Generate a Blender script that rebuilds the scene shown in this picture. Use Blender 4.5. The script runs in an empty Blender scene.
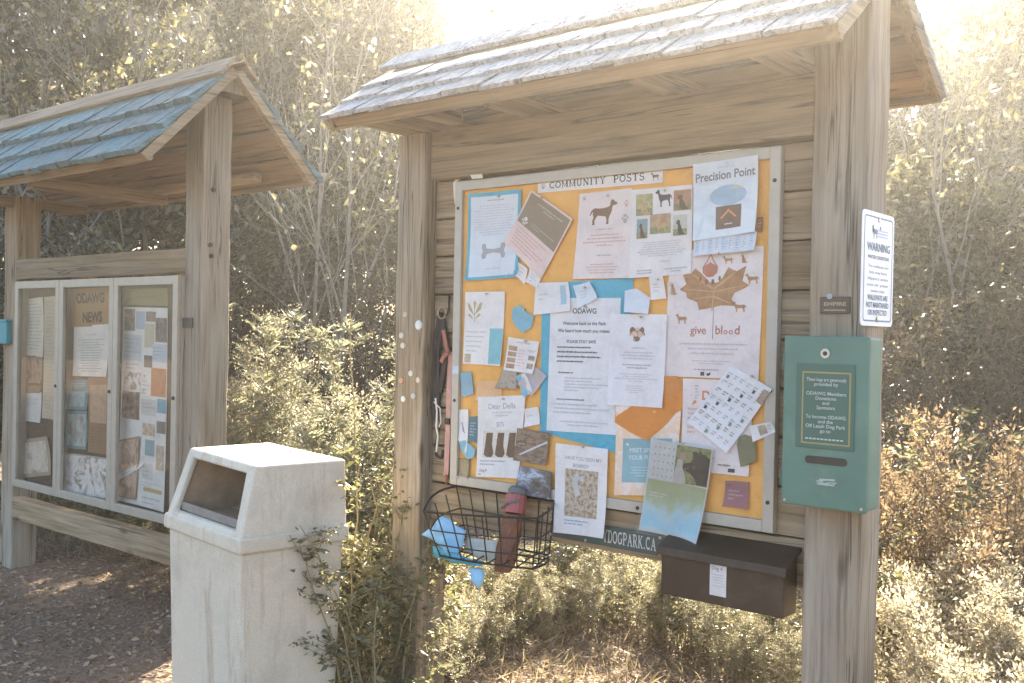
import bpy, bmesh, math, random
import numpy as np
from mathutils import Vector

R = math.radians
scene = bpy.context.scene
COL = scene.collection
rng = random.Random(7)
nrg = np.random.default_rng(11)

# ------------------------------------------------------------------ camera
EYE = 1.45
TH, PITCH, ROLL, FPX = R(50.1), 0.0085, 0.02, 1000.0
F0 = Vector((-math.cos(TH), math.sin(TH), 0)); R0 = Vector((math.sin(TH), math.cos(TH), 0)); UP = Vector((0, 0, 1))
CF = F0 * math.cos(PITCH) - UP * math.sin(PITCH)
_u = UP * math.cos(PITCH) + F0 * math.sin(PITCH)
CU = _u * math.cos(ROLL) - R0 * math.sin(ROLL)
CR = R0 * math.cos(ROLL) + _u * math.sin(ROLL)
EYEV = Vector((0, 0, EYE))

def at(x, y, **k):
    (n, v), = k.items(); i = 'XYZ'.index(n)
    d = CF + CR * ((x - 512) / FPX) - CU * ((y - 341.5) / FPX)
    return EYEV + d * ((v - EYEV[i]) / d[i])

def pol(px, d):
    """ground point that lies d metres deep in the direction of picture column px"""
    return F0 * d + R0 * (d * (px - 512) / FPX)

cam = bpy.data.objects.new('camera', bpy.data.cameras.new('camera'))
COL.objects.link(cam)
from mathutils import Matrix
cam.matrix_world = Matrix(((CR.x, CU.x, -CF.x, 0), (CR.y, CU.y, -CF.y, 0), (CR.z, CU.z, -CF.z, EYE), (0, 0, 0, 1)))
cam.data.sensor_width = 36; cam.data.lens = 36 * FPX / 1024
cam.data.clip_start = 0.05; cam.data.clip_end = 600
scene.camera = cam

# ------------------------------------------------------------------ light
SUN_H = Vector((-0.446, 0.895, 0)).normalized(); SUN_E = R(33)
w = bpy.data.worlds.new('World'); scene.world = w; w.use_nodes = True
nt = w.node_tree; bg = nt.nodes['Background']
sky = nt.nodes.new('ShaderNodeTexSky'); sky.sky_type = 'NISHITA'; sky.sun_disc = False
sky.sun_elevation = SUN_E; sky.sun_rotation = math.atan2(SUN_H.x, SUN_H.y)
sky.dust_density = 3.0; sky.air_density = 0.95; sky.ozone_density = 0.9
nt.links.new(sky.outputs[0], bg.inputs[0]); bg.inputs[1].default_value = 0.09
sl = bpy.data.lights.new('sun', 'SUN'); sl.energy = 5.0; sl.angle = R(0.6); sl.color = (1.0, 0.885, 0.70)
so = bpy.data.objects.new('sun', sl); COL.objects.link(so)
sdir = SUN_H * math.cos(SUN_E) + UP * math.sin(SUN_E)
so.rotation_euler = sdir.to_track_quat('Z', 'Y').to_euler(); so.location = (0, 0, 20)
vs = scene.view_settings
vs.view_transform = 'Standard'; vs.look = 'None'; vs.gamma = 1; vs.use_curve_mapping = False
vs.exposure = 2.85
cy = scene.cycles
cy.use_denoising = True
try:
    cy.denoiser = 'OPENIMAGEDENOISE'; cy.denoising_input_passes = 'RGB_ALBEDO_NORMAL'
except Exception: pass
cy.max_bounces = 7; cy.diffuse_bounces = 3; cy.glossy_bounces = 2; cy.transmission_bounces = 3
cy.transparent_max_bounces = 8; cy.volume_bounces = 1; cy.sample_clamp_indirect = 6
cy.caustics_reflective = False; cy.caustics_refractive = False
cy.volume_max_steps = 64

# ------------------------------------------------------------------ materials
MATS = {}
def nm(name):
    m = bpy.data.materials.new(name); m.use_nodes = True
    n = m.node_tree.nodes; l = m.node_tree.links
    return m, n, l, n['Principled BSDF']

def ramp(n, stops, interp='LINEAR'):
    r = n.new('ShaderNodeValToRGB'); r.color_ramp.interpolation = interp
    e = r.color_ramp.elements
    while len(e) < len(stops): e.new(0.5)
    for k, (p, c) in enumerate(stops):
        e[k].position = p; e[k].color = (*c, 1)
    return r

def noise(n, l, vec, scale, detail=4, rough=.6, dist=0.0):
    x = n.new('ShaderNodeTexNoise'); x.inputs['Scale'].default_value = scale; x.inputs['Detail'].default_value = detail
    x.inputs['Roughness'].default_value = rough; x.inputs['Distortion'].default_value = dist
    if vec is not None: l.new(vec, x.inputs['Vector'])
    return x

def mixc(n, l, a, b, fac, mode='MIX'):
    m = n.new('ShaderNodeMix'); m.data_type = 'RGBA'; m.blend_type = mode
    for sock, v in ((m.inputs[0], fac), (m.inputs[6], a), (m.inputs[7], b)):
        if hasattr(v, 'is_output'): l.new(v, sock)
        elif isinstance(v, (int, float)): sock.default_value = v
        else: sock.default_value = (*v, 1)
    return m.outputs[2]

def wood(axis, dark=(.135, .088, .043), mid=(.29, .205, .112), light=(.42, .32, .20), grey=(.36, .31, .235), greyamt=.35, key=''):
    k = ('wood', axis, key)
    if k in MATS: return MATS[k]
    m, n, l, b = nm('weathered_wood_' + axis.lower() + key)
    tc = n.new('ShaderNodeTexCoord'); oi = n.new('ShaderNodeObjectInfo')
    off = n.new('ShaderNodeVectorMath'); off.operation = 'SCALE'; off.inputs[0].default_value = (7.3, 5.1, 9.7); l.new(oi.outputs['Random'], off.inputs['Scale'])
    add = n.new('ShaderNodeVectorMath'); l.new(tc.outputs['Object'], add.inputs[0]); l.new(off.outputs[0], add.inputs[1])
    def mapped(along, across):
        mp = n.new('ShaderNodeMapping'); s = [across] * 3; s['XYZ'.index(axis)] = along
        mp.inputs['Scale'].default_value = s; l.new(add.outputs[0], mp.inputs['Vector']); return mp.outputs[0]
    g1 = noise(n, l, mapped(1.1, 17), 1, 5, .62, .9)
    g2 = noise(n, l, mapped(2.5, 95), 1, 3, .6, .3)
    big = noise(n, l, mapped(1.3, 3.2), 1, 3, .55)
    kn = n.new('ShaderNodeTexVoronoi'); kn.inputs['Scale'].default_value = 1; l.new(mapped(2.6, 7.5), kn.inputs['Vector'])
    r1 = ramp(n, [(.28, dark), (.5, mid), (.74, light)]); l.new(g1.outputs['Fac'], r1.inputs[0])
    r2 = ramp(n, [(.3, (.55, .52, .48)), (.52, (1, 1, 1)), (.8, (1.12, 1.1, 1.08))]); l.new(g2.outputs['Fac'], r2.inputs[0])
    c = mixc(n, l, r1.outputs[0], r2.outputs[0], .85, 'MULTIPLY')
    rb = ramp(n, [(.38, (0, 0, 0)), (.66, (greyamt,) * 3)]); l.new(big.outputs['Fac'], rb.inputs[0])
    c = mixc(n, l, c, mixc(n, l, grey, r2.outputs[0], .8, 'MULTIPLY'), rb.outputs[0])
    rk = ramp(n, [(.05, (1, 1, 1)), (.16, (0, 0, 0))]); l.new(kn.outputs['Distance'], rk.inputs[0])
    c = mixc(n, l, c, (.10, .065, .04), rk.outputs[0])
    ck = noise(n, l, mapped(.9, 30), 1, 2, .5, .5); rc = ramp(n, [(.600, (0, 0, 0)), (.625, (.85,) * 3), (.65, (0, 0, 0))]); l.new(ck.outputs['Fac'], rc.inputs[0])
    c = mixc(n, l, c, (.05, .034, .022), rc.outputs[0])
    pv_ = n.new('ShaderNodeMapRange'); pv_.inputs[3].default_value = .78; pv_.inputs[4].default_value = 1.14; l.new(oi.outputs['Random'], pv_.inputs[0])
    cb = n.new('ShaderNodeCombineColor'); [l.new(pv_.outputs[0], cb.inputs[q]) for q in range(3)]
    c = mixc(n, l, c, cb.outputs[0], 1.0, 'MULTIPLY')
    st = noise(n, l, add.outputs[0], 2.6, 7, .72, .5); rs = ramp(n, [(.55, (0, 0, 0)), (.74, (.5,) * 3)]); l.new(st.outputs['Fac'], rs.inputs[0])
    c = mixc(n, l, c, tuple(q * .62 for q in mid), rs.outputs[0])
    l.new(c, b.inputs['Base Color']); b.inputs['Roughness'].default_value = .82
    bm_ = n.new('ShaderNodeBump'); bm_.inputs['Strength'].default_value = .9; bm_.inputs['Distance'].default_value = .004
    l.new(g2.outputs['Fac'], bm_.inputs['Height'])
    b2 = n.new('ShaderNodeBump'); b2.inputs['Strength'].default_value = .8; b2.inputs['Distance'].default_value = .008
    l.new(g1.outputs['Fac'], b2.inputs['Height']); l.new(bm_.outputs[0], b2.inputs['Normal']); l.new(b2.outputs[0], b.inputs['Normal'])
    MATS[k] = m; return m

def plain(name, col, rough=.6, metal=0.0, var=.12, scale=14, bump=.0, spec=None, dirt=None, dscale=5.0, damt=.6):
    if name in MATS: return MATS[name]
    m, n, l, b = nm(name)
    tc = n.new('ShaderNodeTexCoord')
    x = noise(n, l, tc.outputs['Object'], scale, 5, .65)
    lo = tuple(max(0, c * (1 - var)) for c in col); hi = tuple(min(1, c * (1 + var)) for c in col)
    r = ramp(n, [(.3, lo), (.7, hi)]); l.new(x.outputs['Fac'], r.inputs[0]); c = r.outputs[0]
    if dirt:
        d = noise(n, l, tc.outputs['Object'], dscale, 8, .7, .6)
        rd = ramp(n, [(.52, (0, 0, 0)), (.72, (damt,) * 3)]); l.new(d.outputs['Fac'], rd.inputs[0])
        c = mixc(n, l, c, dirt, rd.outputs[0])
    l.new(c, b.inputs['Base Color']); b.inputs['Roughness'].default_value = rough; b.inputs['Metallic'].default_value = metal
    if spec is not None: b.inputs['Specular IOR Level'].default_value = spec
    if bump:
        bp = n.new('ShaderNodeBump'); bp.inputs['Strength'].default_value = bump; bp.inputs['Distance'].default_value = .004
        x2 = noise(n, l, tc.outputs['Object'], scale * 12, 4, .6); l.new(x2.outputs['Fac'], bp.inputs['Height']); l.new(bp.outputs[0], b.inputs['Normal'])
    MATS[name] = m; return m

def paperm(col):
    name = 'paper_%02d_%02d_%02d' % tuple(int(c * 99) for c in col)
    if name in MATS: return MATS[name]
    m, n, l, b = nm(name); n.remove(b); out = n['Material Output']
    tc = n.new('ShaderNodeTexCoord')
    x = noise(n, l, tc.outputs['Object'], 9, 6, .7)
    r = ramp(n, [(.28, tuple(c * .80 for c in col)), (.5, tuple(c * .97 for c in col)), (.68, tuple(min(1, c * 1.03) for c in col))]); l.new(x.outputs['Fac'], r.inputs[0])
    d = n.new('ShaderNodeBsdfDiffuse'); t = n.new('ShaderNodeBsdfTranslucent'); l.new(r.outputs[0], d.inputs[0]); l.new(r.outputs[0], t.inputs[0])
    bp = n.new('ShaderNodeBump'); bp.inputs['Strength'].default_value = .55; bp.inputs['Distance'].default_value = .012
    x2 = noise(n, l, tc.outputs['Object'], 22, 3, .5, .4); l.new(x2.outputs['Fac'], bp.inputs['Height']); l.new(bp.outputs[0], d.inputs['Normal'])
    mx = n.new('ShaderNodeMixShader'); mx.inputs[0].default_value = .18; l.new(d.outputs[0], mx.inputs[1]); l.new(t.outputs[0], mx.inputs[2])
    l.new(mx.outputs[0], out.inputs[0]); MATS[name] = m; return m

PH = [0]
def photom(cols, scale=38, dist=.5, stretch=(1, 1, 1)):
    """a printed photograph: soft blotches of the given colours"""
    PH[0] += 1
    m, n, l, b = nm('photo_print_%d' % PH[0])
    tc = n.new('ShaderNodeTexCoord'); mp = n.new('ShaderNodeMapping'); mp.inputs['Location'].default_value = (PH[0] * 3.7, PH[0] * 1.3, 0)
    mp.inputs['Scale'].default_value = stretch; l.new(tc.outputs['Object'], mp.inputs['Vector'])
    x = noise(n, l, mp.outputs[0], scale, 7, .68, min(dist, .7))
    k = len(cols); r = ramp(n, [(.30 + .42 * i / max(1, k - 1), c) for i, c in enumerate(cols)]); l.new(x.outputs['Fac'], r.inputs[0])
    l.new(r.outputs[0], b.inputs['Base Color']); b.inputs['Roughness'].default_value = .55
    return m

def washm(stops, lo, hi):
    """a printed colour wash running up the sheet, blotched by damp"""
    PH[0] += 1
    m, n, l, b = nm('wash_print_%d' % PH[0])
    tc = n.new('ShaderNodeTexCoord'); sp = n.new('ShaderNodeSeparateXYZ'); l.new(tc.outputs['Object'], sp.inputs[0])
    x = noise(n, l, tc.outputs['Object'], 14, 5, .6, .4)
    mr = n.new('ShaderNodeMapRange'); mr.inputs[1].default_value = lo; mr.inputs[2].default_value = hi; l.new(sp.outputs['Z'], mr.inputs[0])
    ad = n.new('ShaderNodeMath'); ad.operation = 'MULTIPLY_ADD'; l.new(x.outputs['Fac'], ad.inputs[0]); ad.inputs[1].default_value = .9; l.new(mr.outputs[0], ad.inputs[2])
    sb = n.new('ShaderNodeMath'); sb.operation = 'SUBTRACT'; l.new(ad.outputs[0], sb.inputs[0]); sb.inputs[1].default_value = .45
    r = ramp(n, stops); l.new(sb.outputs[0], r.inputs[0]); l.new(r.outputs[0], b.inputs['Base Color']); b.inputs['Roughness'].default_value = .4
    return m

def leafm(name, cols, trans=.45, rough=.45, spec=.5):
    m, n, l, b = nm(name); out = n['Material Output']
    g = n.new('ShaderNodeNewGeometry'); k = len(cols)
    r = ramp(n, [(i / max(1, k - 1), c) for i, c in enumerate(cols)]); l.new(g.outputs['Random Per Island'], r.inputs[0])
    l.new(r.outputs[0], b.inputs['Base Color']); b.inputs['Roughness'].default_value = rough; b.inputs['Specular IOR Level'].default_value = spec
    t = n.new('ShaderNodeBsdfTranslucent')
    tcol = mixc(n, l, r.outputs[0], (1.3, 1.26, 1.02), .9, 'MULTIPLY'); l.new(tcol, t.inputs[0])
    mx = n.new('ShaderNodeMixShader'); mx.inputs[0].default_value = trans; l.new(b.outputs[0], mx.inputs[1]); l.new(t.outputs[0], mx.inputs[2])
    l.new(mx.outputs[0], out.inputs[0]); return m

def glassm(name, tint, refl=.9, rough=.02, haze=0.0):
    m, n, l, b = nm(name); n.remove(b); out = n['Material Output']
    tr = n.new('ShaderNodeBsdfTransparent'); tr.inputs[0].default_value = (*tint, 1)
    gl = n.new('ShaderNodeBsdfGlossy'); gl.inputs['Roughness'].default_value = rough
    tc = n.new('ShaderNodeTexCoord')
    bp = n.new('ShaderNodeBump'); bp.inputs['Strength'].default_value = .10; bp.inputs['Distance'].default_value = .01
    x = noise(n, l, tc.outputs['Object'], 6, 2, .5); l.new(x.outputs['Fac'], bp.inputs['Height']); l.new(bp.outputs[0], gl.inputs['Normal'])
    fr = n.new('ShaderNodeFresnel'); fr.inputs[0].default_value = 1.5
    ml = n.new('ShaderNodeMath'); ml.operation = 'MULTIPLY'; ml.inputs[1].default_value = refl; l.new(fr.outputs[0], ml.inputs[0])
    mx = n.new('ShaderNodeMixShader'); l.new(ml.outputs[0], mx.inputs[0]); l.new(tr.outputs[0], mx.inputs[1]); l.new(gl.outputs[0], mx.inputs[2])
    last = mx.outputs[0]
    if haze:
        d = n.new('ShaderNodeBsdfDiffuse'); d.inputs[0].default_value = (.7, .68, .62, 1)
        sm = noise(n, l, tc.outputs['Object'], 4, 6, .7, 1.0); rr = ramp(n, [(.4, (0, 0, 0)), (.75, (haze,) * 3)]); l.new(sm.outputs['Fac'], rr.inputs[0])
        m2 = n.new('ShaderNodeMixShader'); l.new(rr.outputs[0], m2.inputs[0]); l.new(last, m2.inputs[1]); l.new(d.outputs[0], m2.inputs[2]); last = m2.outputs[0]
    l.new(last, out.inputs[0]); return m

WX, WY, WZ = wood('X'), wood('Y'), wood('Z')
WSHQ = wood('Y', (.05, .055, .05), (.12, .155, .15), (.21, .27, .275), (.10, .215, .24), .9, '_teal_shake')  # left roof shakes: blue of the reflected sky put into the colour
WSHK = wood('Y', (.19, .175, .15), (.36, .34, .31), (.52, .50, .47), (.42, .43, .44), .6, '_sunlit_shake')  # lit copy of the shakes: sunlight on the right roof painted in as paler wood
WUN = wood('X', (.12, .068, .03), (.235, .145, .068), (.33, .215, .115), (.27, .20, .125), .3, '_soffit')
WPOST = wood('Z', (.15, .102, .058), (.30, .225, .14), (.42, .335, .225), (.42, .385, .32), .55, '_post')
METAL = plain('brushed_aluminium', (.40, .36, .29), .45, .25, .08, 20, dirt=(.36, .31, .24), damt=.4)
BOLT = plain('rusty_bolt', (.05, .04, .035), .6, .5)
INK = plain('ink_black', (.075, .07, .07), .7, 0, .1)
INKG = plain('ink_grey', (.34, .33, .34), .7, 0, .05)
INKL = plain('ink_pale_grey', (.50, .49, .50), .7, 0, .05)
INKR = plain('ink_red', (.60, .37, .32), .7, 0, .05)
INKB = plain('ink_brown', (.20, .125, .075), .7, 0, .15)
WHITE = (.80, .785, .77); PINKW = (.80, .73, .71); BLUEW = (.70, .76, .81)
ORANGE = (.88, .485, .155); BLUE = (.15, .47, .60); TEAL = (.13, .30, .33)

# ------------------------------------------------------------------ objects
def tag(o, label=None, cat=None, group=None, kind=None):
    if label: o['label'] = label
    if cat: o['category'] = cat
    if group: o['group'] = group
    if kind: o['kind'] = kind
    return o

def thing(name, label, cat, loc=(0, 0, 0), group=None):
    o = bpy.data.objects.new(name, None); o.empty_display_size = .05; COL.objects.link(o); o.location = loc
    return tag(o, label, cat, group)

def wloc(o):
    v = Vector((0, 0, 0))
    while o is not None: v += o.location; o = o.parent
    return v

class MB:
    def __init__(s): s.v = []; s.f = []
    def add(s, v, f):
        b = len(s.v); s.v += [tuple(p) for p in v]; s.f += [tuple(i + b for i in q) for q in f]; return s
    def box(s, x0, x1, y0, y1, z0, z1, fr=None):
        p = [(x, y, z) for z in (z0, z1) for y in (y0, y1) for x in (x0, x1)]
        if fr: p = [fr(*q) for q in p]
        return s.add(p, [(0, 2, 3, 1), (4, 5, 7, 6), (0, 1, 5, 4), (2, 6, 7, 3), (0, 4, 6, 2), (1, 3, 7, 5)])
    def prism(s, a, b):
        """two matching rings of points joined into a solid"""
        k = len(a); return s.add(list(a) + list(b), [tuple(range(k - 1, -1, -1)), tuple(range(k, 2 * k))] + [(i, (i + 1) % k, k + (i + 1) % k, k + i) for i in range(k)])
    def tube(s, pts, rad, sides=6, cap=True):
        pts = [Vector(p) for p in pts]; k = len(pts)
        if not hasattr(rad, '__len__'): rad = [rad] * k
        V = []; fs = []
        ref = None
        for i, p in enumerate(pts):
            t = (pts[min(i + 1, k - 1)] - pts[max(i - 1, 0)])
            t = t.normalized() if t.length > 1e-9 else Vector((0, 0, 1))
            if ref is None: ref = t.orthogonal().normalized()
            else:
                ref = ref - t * ref.dot(t); ref = ref.normalized() if ref.length > 1e-6 else t.orthogonal().normalized()
            bi = t.cross(ref)
            for j in range(sides):
                a = 2 * math.pi * j / sides; V.append(p + (ref * math.cos(a) + bi * math.sin(a)) * rad[i])
        for i in range(k - 1):
            for j in range(sides):
                fs.append((i * sides + j, i * sides + (j + 1) % sides, (i + 1) * sides + (j + 1) % sides, (i + 1) * sides + j))
        if cap: fs += [tuple(range(sides - 1, -1, -1)), tuple(range((k - 1) * sides, k * sides))]
        return s.add(V, fs)
    def build(s, name, mat, parent=None, bevel=0, smooth=False, seg=2):
        o0 = wloc(parent) if parent is not None else Vector((0, 0, 0))
        me = bpy.data.meshes.new(name); me.from_pydata([(a - o0.x, b - o0.y, c - o0.z) for a, b, c in s.v], [], s.f)
        if bevel:
            bm = bmesh.new(); bm.from_mesh(me); bmesh.ops.recalc_face_normals(bm, faces=bm.faces)
            es = [e for e in bm.edges if len(e.link_faces) == 2 and e.calc_face_angle(0) > .5]
            bmesh.ops.bevel(bm, geom=es, offset=bevel, segments=seg, affect='EDGES', profile=.6, clamp_overlap=True); bm.to_mesh(me); bm.free()
        if smooth:
            me.polygons.foreach_set('use_smooth', [True] * len(me.polygons))
        me.materials.append(mat); me.update()
        o = bpy.data.objects.new(name, me); COL.objects.link(o)
        if parent is not None: o.parent = parent
        return o

def timber(x0, x1, y0, y1, z0, z1, axis, seed, amp=.0022, step=.14):
    """a sawn length whose arrises wander a little"""
    g = random.Random(seed); lo, hi = {'X': (x0, x1), 'Y': (y0, y1), 'Z': (z0, z1)}[axis]
    n = max(2, int((hi - lo) / step)); m = MB(); j = lambda: g.uniform(-amp, amp)
    for i in range(n + 1):
        t = lo + (hi - lo) * i / n
        if axis == 'X': q = [(t, y0 + j(), z0 + j()), (t, y1 + j(), z0 + j()), (t, y1 + j(), z1 + j()), (t, y0 + j(), z1 + j())]
        elif axis == 'Y': q = [(x0 + j(), t, z0 + j()), (x0 + j(), t, z1 + j()), (x1 + j(), t, z1 + j()), (x1 + j(), t, z0 + j())]
        else: q = [(x0 + j(), y0 + j(), t), (x1 + j(), y0 + j(), t), (x1 + j(), y1 + j(), t), (x0 + j(), y1 + j(), t)]
        m.v += q
    m.f = [(3, 2, 1, 0), tuple(range(4 * n, 4 * n + 4))] + [(4 * i + k, 4 * i + (k + 1) % 4, 4 * i + 4 + (k + 1) % 4, 4 * i + 4 + k) for i in range(n) for k in range(4)]
    return m

def bx(name, mat, parent, x0, x1, y0, y1, z0, z1, bevel=.004, **k):
    if mat in (WX, WY, WZ) and max(x1 - x0, y1 - y0, z1 - z0) > .5:
        return timber(x0, x1, y0, y1, z0, z1, 'X' if mat is WX else 'Y' if mat is WY else 'Z', x0 * 31 + z0 * 17, .0018).build(name, mat, parent, bevel, **k)
    return MB().box(x0, x1, y0, y1, z0, z1).build(name, mat, parent, bevel, **k)

def warp(o, amp, seed, freq=2.0):
    """small irregularities along sawn timber"""
    return o

# ------------------------------------------------------------------ lettering
_TX = {}
def text_mesh(s, bold=0.0, spacing=1.0):
    k = (s, bold, spacing)
    if k in _TX: return _TX[k]
    cu = bpy.data.curves.new('t', 'FONT'); cu.body = s; cu.size = 1; cu.resolution_u = 3; cu.offset = bold; cu.space_character = spacing
    o = bpy.data.objects.new('t', cu); COL.objects.link(o)
    bpy.context.view_layer.update()
    me = bpy.data.meshes.new_from_object(o.evaluated_get(bpy.context.evaluated_depsgraph_get()))
    v = [(p.co.x, p.co.y) for p in me.vertices]; f = [tuple(p.vertices) for p in me.polygons]
    bpy.data.objects.remove(o); bpy.data.curves.remove(cu); bpy.data.meshes.remove(me)
    x0 = min(p[0] for p in v); x1 = max(p[0] for p in v)
    v = [((a - x0), b) for a, b in v]
    _TX[k] = (v, f, x1 - x0); return _TX[k]

def arc(cx, cy, rx, ry, a0, a1, n=9):
    return [(cx + rx * math.cos(R(a0 + (a1 - a0) * i / n)), cy + ry * math.sin(R(a0 + (a1 - a0) * i / n))) for i in range(n + 1)]
_T, _t = .17, .085
SERIF = {   # width, strokes (polyline, weight), serif feet (x centre, y)
 'C': (.8, [(arc(.42, .5, .34, .44, 48, 312), _T * .85), ([(.66, .78), (.66, .98)], _t), ([(.66, .22), (.66, .02)], _t)], []),
 'G': (.85, [(arc(.42, .5, .34, .44, 48, 330), _T * .85), ([(.66, .78), (.66, .98)], _t), ([(.70, .08), (.70, .42)], _T)], [(.68, .42)]),
 'O': (.84, [(arc(.42, .5, .34, .44, 0, 360, 16), _T * .85)], []),
 'D': (.84, [([(.2, .02), (.2, .98)], _T), ([(.2, .96), (.42, .96)] + arc(.42, .5, .33, .46, 90, -90) + [(.2, .04)], _T * .7)], [(.12, 0), (.12, 1)]),
 'M': (1.02, [([(.18, .02), (.18, .98)], _t * 1.3), ([(.18, .96), (.51, .1), (.84, .96)], _T * .8), ([(.84, .02), (.84, .98)], _T)], [(.18, 0), (.84, 0), (.14, 1), (.88, 1)]),
 'U': (.86, [([(.2, .98), (.2, .34)] + arc(.43, .34, .23, .30, 180, 360) + [(.66, .98)], _T * .85)], [(.2, 1), (.66, 1)]),
 'N': (.9, [([(.18, .02), (.18, .98)], _t * 1.2), ([(.18, .96), (.72, .04)], _T), ([(.72, .02), (.72, .98)], _t * 1.2)], [(.18, 0), (.14, 1), (.72, 1)]),
 'I': (.46, [([(.23, .02), (.23, .98)], _T)], [(.23, 0), (.23, 1)]),
 'T': (.8, [([(.4, .02), (.4, .96)], _T), ([(.08, .95), (.72, .95)], _t), ([(.08, .99), (.08, .78)], _t), ([(.72, .99), (.72, .78)], _t)], [(.4, 0)]),
 'Y': (.84, [([(.14, .98), (.42, .48), (.70, .98)], _T * .8), ([(.42, .02), (.42, .5)], _T)], [(.42, 0), (.14, 1), (.70, 1)]),
 'P': (.76, [([(.2, .02), (.2, .98)], _T), ([(.2, .96), (.4, .96)] + arc(.4, .71, .25, .25, 90, -90) + [(.2, .46)], _T * .7)], [(.2, 0), (.12, 1)]),
 'R': (.84, [([(.2, .02), (.2, .98)], _T), ([(.2, .96), (.4, .96)] + arc(.4, .72, .24, .24, 90, -90) + [(.2, .48)], _T * .7), ([(.4, .48), (.7, .03)], _T)], [(.2, 0), (.74, 0), (.12, 1)]),
 'S': (.72, [(arc(.36, .73, .23, .23, 40, 270, 8) + arc(.36, .26, .25, .25, 90, -150, 8), _T * .8), ([(.58, .76), (.58, .98)], _t), ([(.12, .24), (.12, .02)], _t)], []),
 'A': (.9, [([(.14, .02), (.45, .96)], _t * 1.1), ([(.43, .96), (.76, .02)], _T), ([(.26, .36), (.64, .36)], _t)], [(.14, 0), (.76, 0)]),
 'K': (.9, [([(.2, .02), (.2, .98)], _T), ([(.2, .40), (.68, .97)], _t * 1.2), ([(.36, .56), (.72, .03)], _T)], [(.2, 0), (.76, 0), (.2, 1), (.68, 1)]),
 'W': (1.1, [([(.12, .98), (.34, .06), (.55, .9), (.76, .06), (.98, .98)], _T * .75)], [(.12, 1), (.98, 1)]),
 'E': (.76, [([(.2, .02), (.2, .98)], _T), ([(.2, .95), (.64, .95), (.64, .78)], _t), ([(.2, .5), (.54, .5)], _t), ([(.2, .05), (.66, .05), (.66, .24)], _t)], [(.12, 0), (.12, 1)]),
 '.': (.34, [([(.17, .0), (.17, .15)], .16)], []), ' ': (.5, [], []),
}
def stroke(pl, wt):
    V = []; Fc = []
    for i, p in enumerate(pl):
        a = Vector(pl[max(i - 1, 0)]); b = Vector(pl[min(i + 1, len(pl) - 1)]); d = (b - a)
        d = d.normalized() if d.length > 1e-6 else Vector((1, 0)); q = Vector((-d.y, d.x)) * wt / 2
        V += [(p[0] + q.x, p[1] + q.y), (p[0] - q.x, p[1] - q.y)]
    for i in range(len(pl) - 1): Fc.append((2 * i, 2 * i + 1, 2 * i + 3, 2 * i + 2))
    return V, Fc
def serif_mesh(s):
    """capitals with slab feet, one unit high; overlapping strokes get tiny steps of depth"""
    V, Fc, x, k = [], [], 0.0, 0
    for ch in s:
        wd, st, ft = SERIF[ch]
        for pl, wt in list(st) + [([(a - .15, b + (.035 if b < .5 else -.035)), (a + .15, b + (.035 if b < .5 else -.035))], .075) for a, b in ft]:
            v, f = stroke(pl, wt); b0 = len(V); V += [(a + x, b, k % 5) for a, b in v]; Fc += [tuple(i + b0 for i in q) for q in f]; k += 1
        x += wd + .06
    return V, Fc, x

DOG = [(.0, .82), (.03, .87), (.10, .90), (.13, .96), (.18, .99), (.22, .96), (.26, .84), (.25, .77), (.32, .70), (.46, .665), (.65, .66), (.80, .69), (.87, .66), (.95, .57), (1.0, .40), (.965, .39), (.91, .51), (.875, .53),
       (.88, .42), (.845, .32), (.885, .18), (.875, .05), (.90, .02), (.89, .0), (.80, .0), (.80, .06), (.805, .17), (.75, .30), (.69, .375), (.52, .34), (.41, .32), (.375, .18), (.375, .05), (.40, .02), (.39, .0), (.295, .0), (.30, .06), (.30, .20), (.265, .34), (.225, .42), (.19, .54), (.175, .68), (.14, .745), (.05, .76), (.01, .775)]
SITDOG = [(.05, .82), (.16, .86), (.24, 1.0), (.36, .96), (.42, .82), (.55, .62), (.70, .40), (.78, .18), (.98, .10), (.98, .02), (.40, .0), (.36, .05), (.40, .30), (.30, .05), (.20, .0), (.18, .05), (.26, .12), (.24, .45), (.22, .68), (.08, .74)]
LEAF = [(.47, .0), (.46, .14), (.20, .10), (.24, .22), (.0, .44), (.07, .50), (.03, .68), (.20, .64), (.23, .72), (.38, .54), (.33, .82), (.42, .78), (.5, 1.0),
        (.58, .78), (.67, .82), (.62, .54), (.77, .72), (.80, .64), (.97, .68), (.93, .50), (1.0, .44), (.76, .22), (.80, .10), (.54, .14), (.53, .0)]
BIGLEAF = [(.30, .02), (.27, .20), (.12, .30), (.10, .42), (.0, .50), (.10, .62), (.04, .84), (.16, .86), (.22, .98), (.30, .88), (.38, .76), (.45, .64), (.56, .64), (.62, .74), (.70, .98), (.76, .92), (.82, .88),
           (.95, 1.0), (.92, .80), (.90, .66), (1.0, .56), (.92, .48), (.80, .40), (.76, .26), (.84, .10), (.62, .12), (.46, .06)]
def ell(cx, cy, rx, ry, n=12): return [(cx + rx * math.cos(2 * math.pi * i / n), cy + ry * math.sin(2 * math.pi * i / n)) for i in range(n)]
PAW = [ell(.5, .32, .26, .24), ell(.14, .58, .10, .14), ell(.38, .80, .11, .16), ell(.64, .80, .11, .16), ell(.87, .58, .10, .14)]
BONE = [(.20, .62), (.18, .82), (.05, .86), (.0, .70), (.06, .5), (.0, .30), (.05, .14), (.18, .18), (.22, .36), (.50, .42), (.78, .36), (.84, .16), (.95, .14), (1.0, .32), (.94, .5), (1.0, .70), (.95, .86), (.82, .82), (.78, .62), (.50, .57)]

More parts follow.
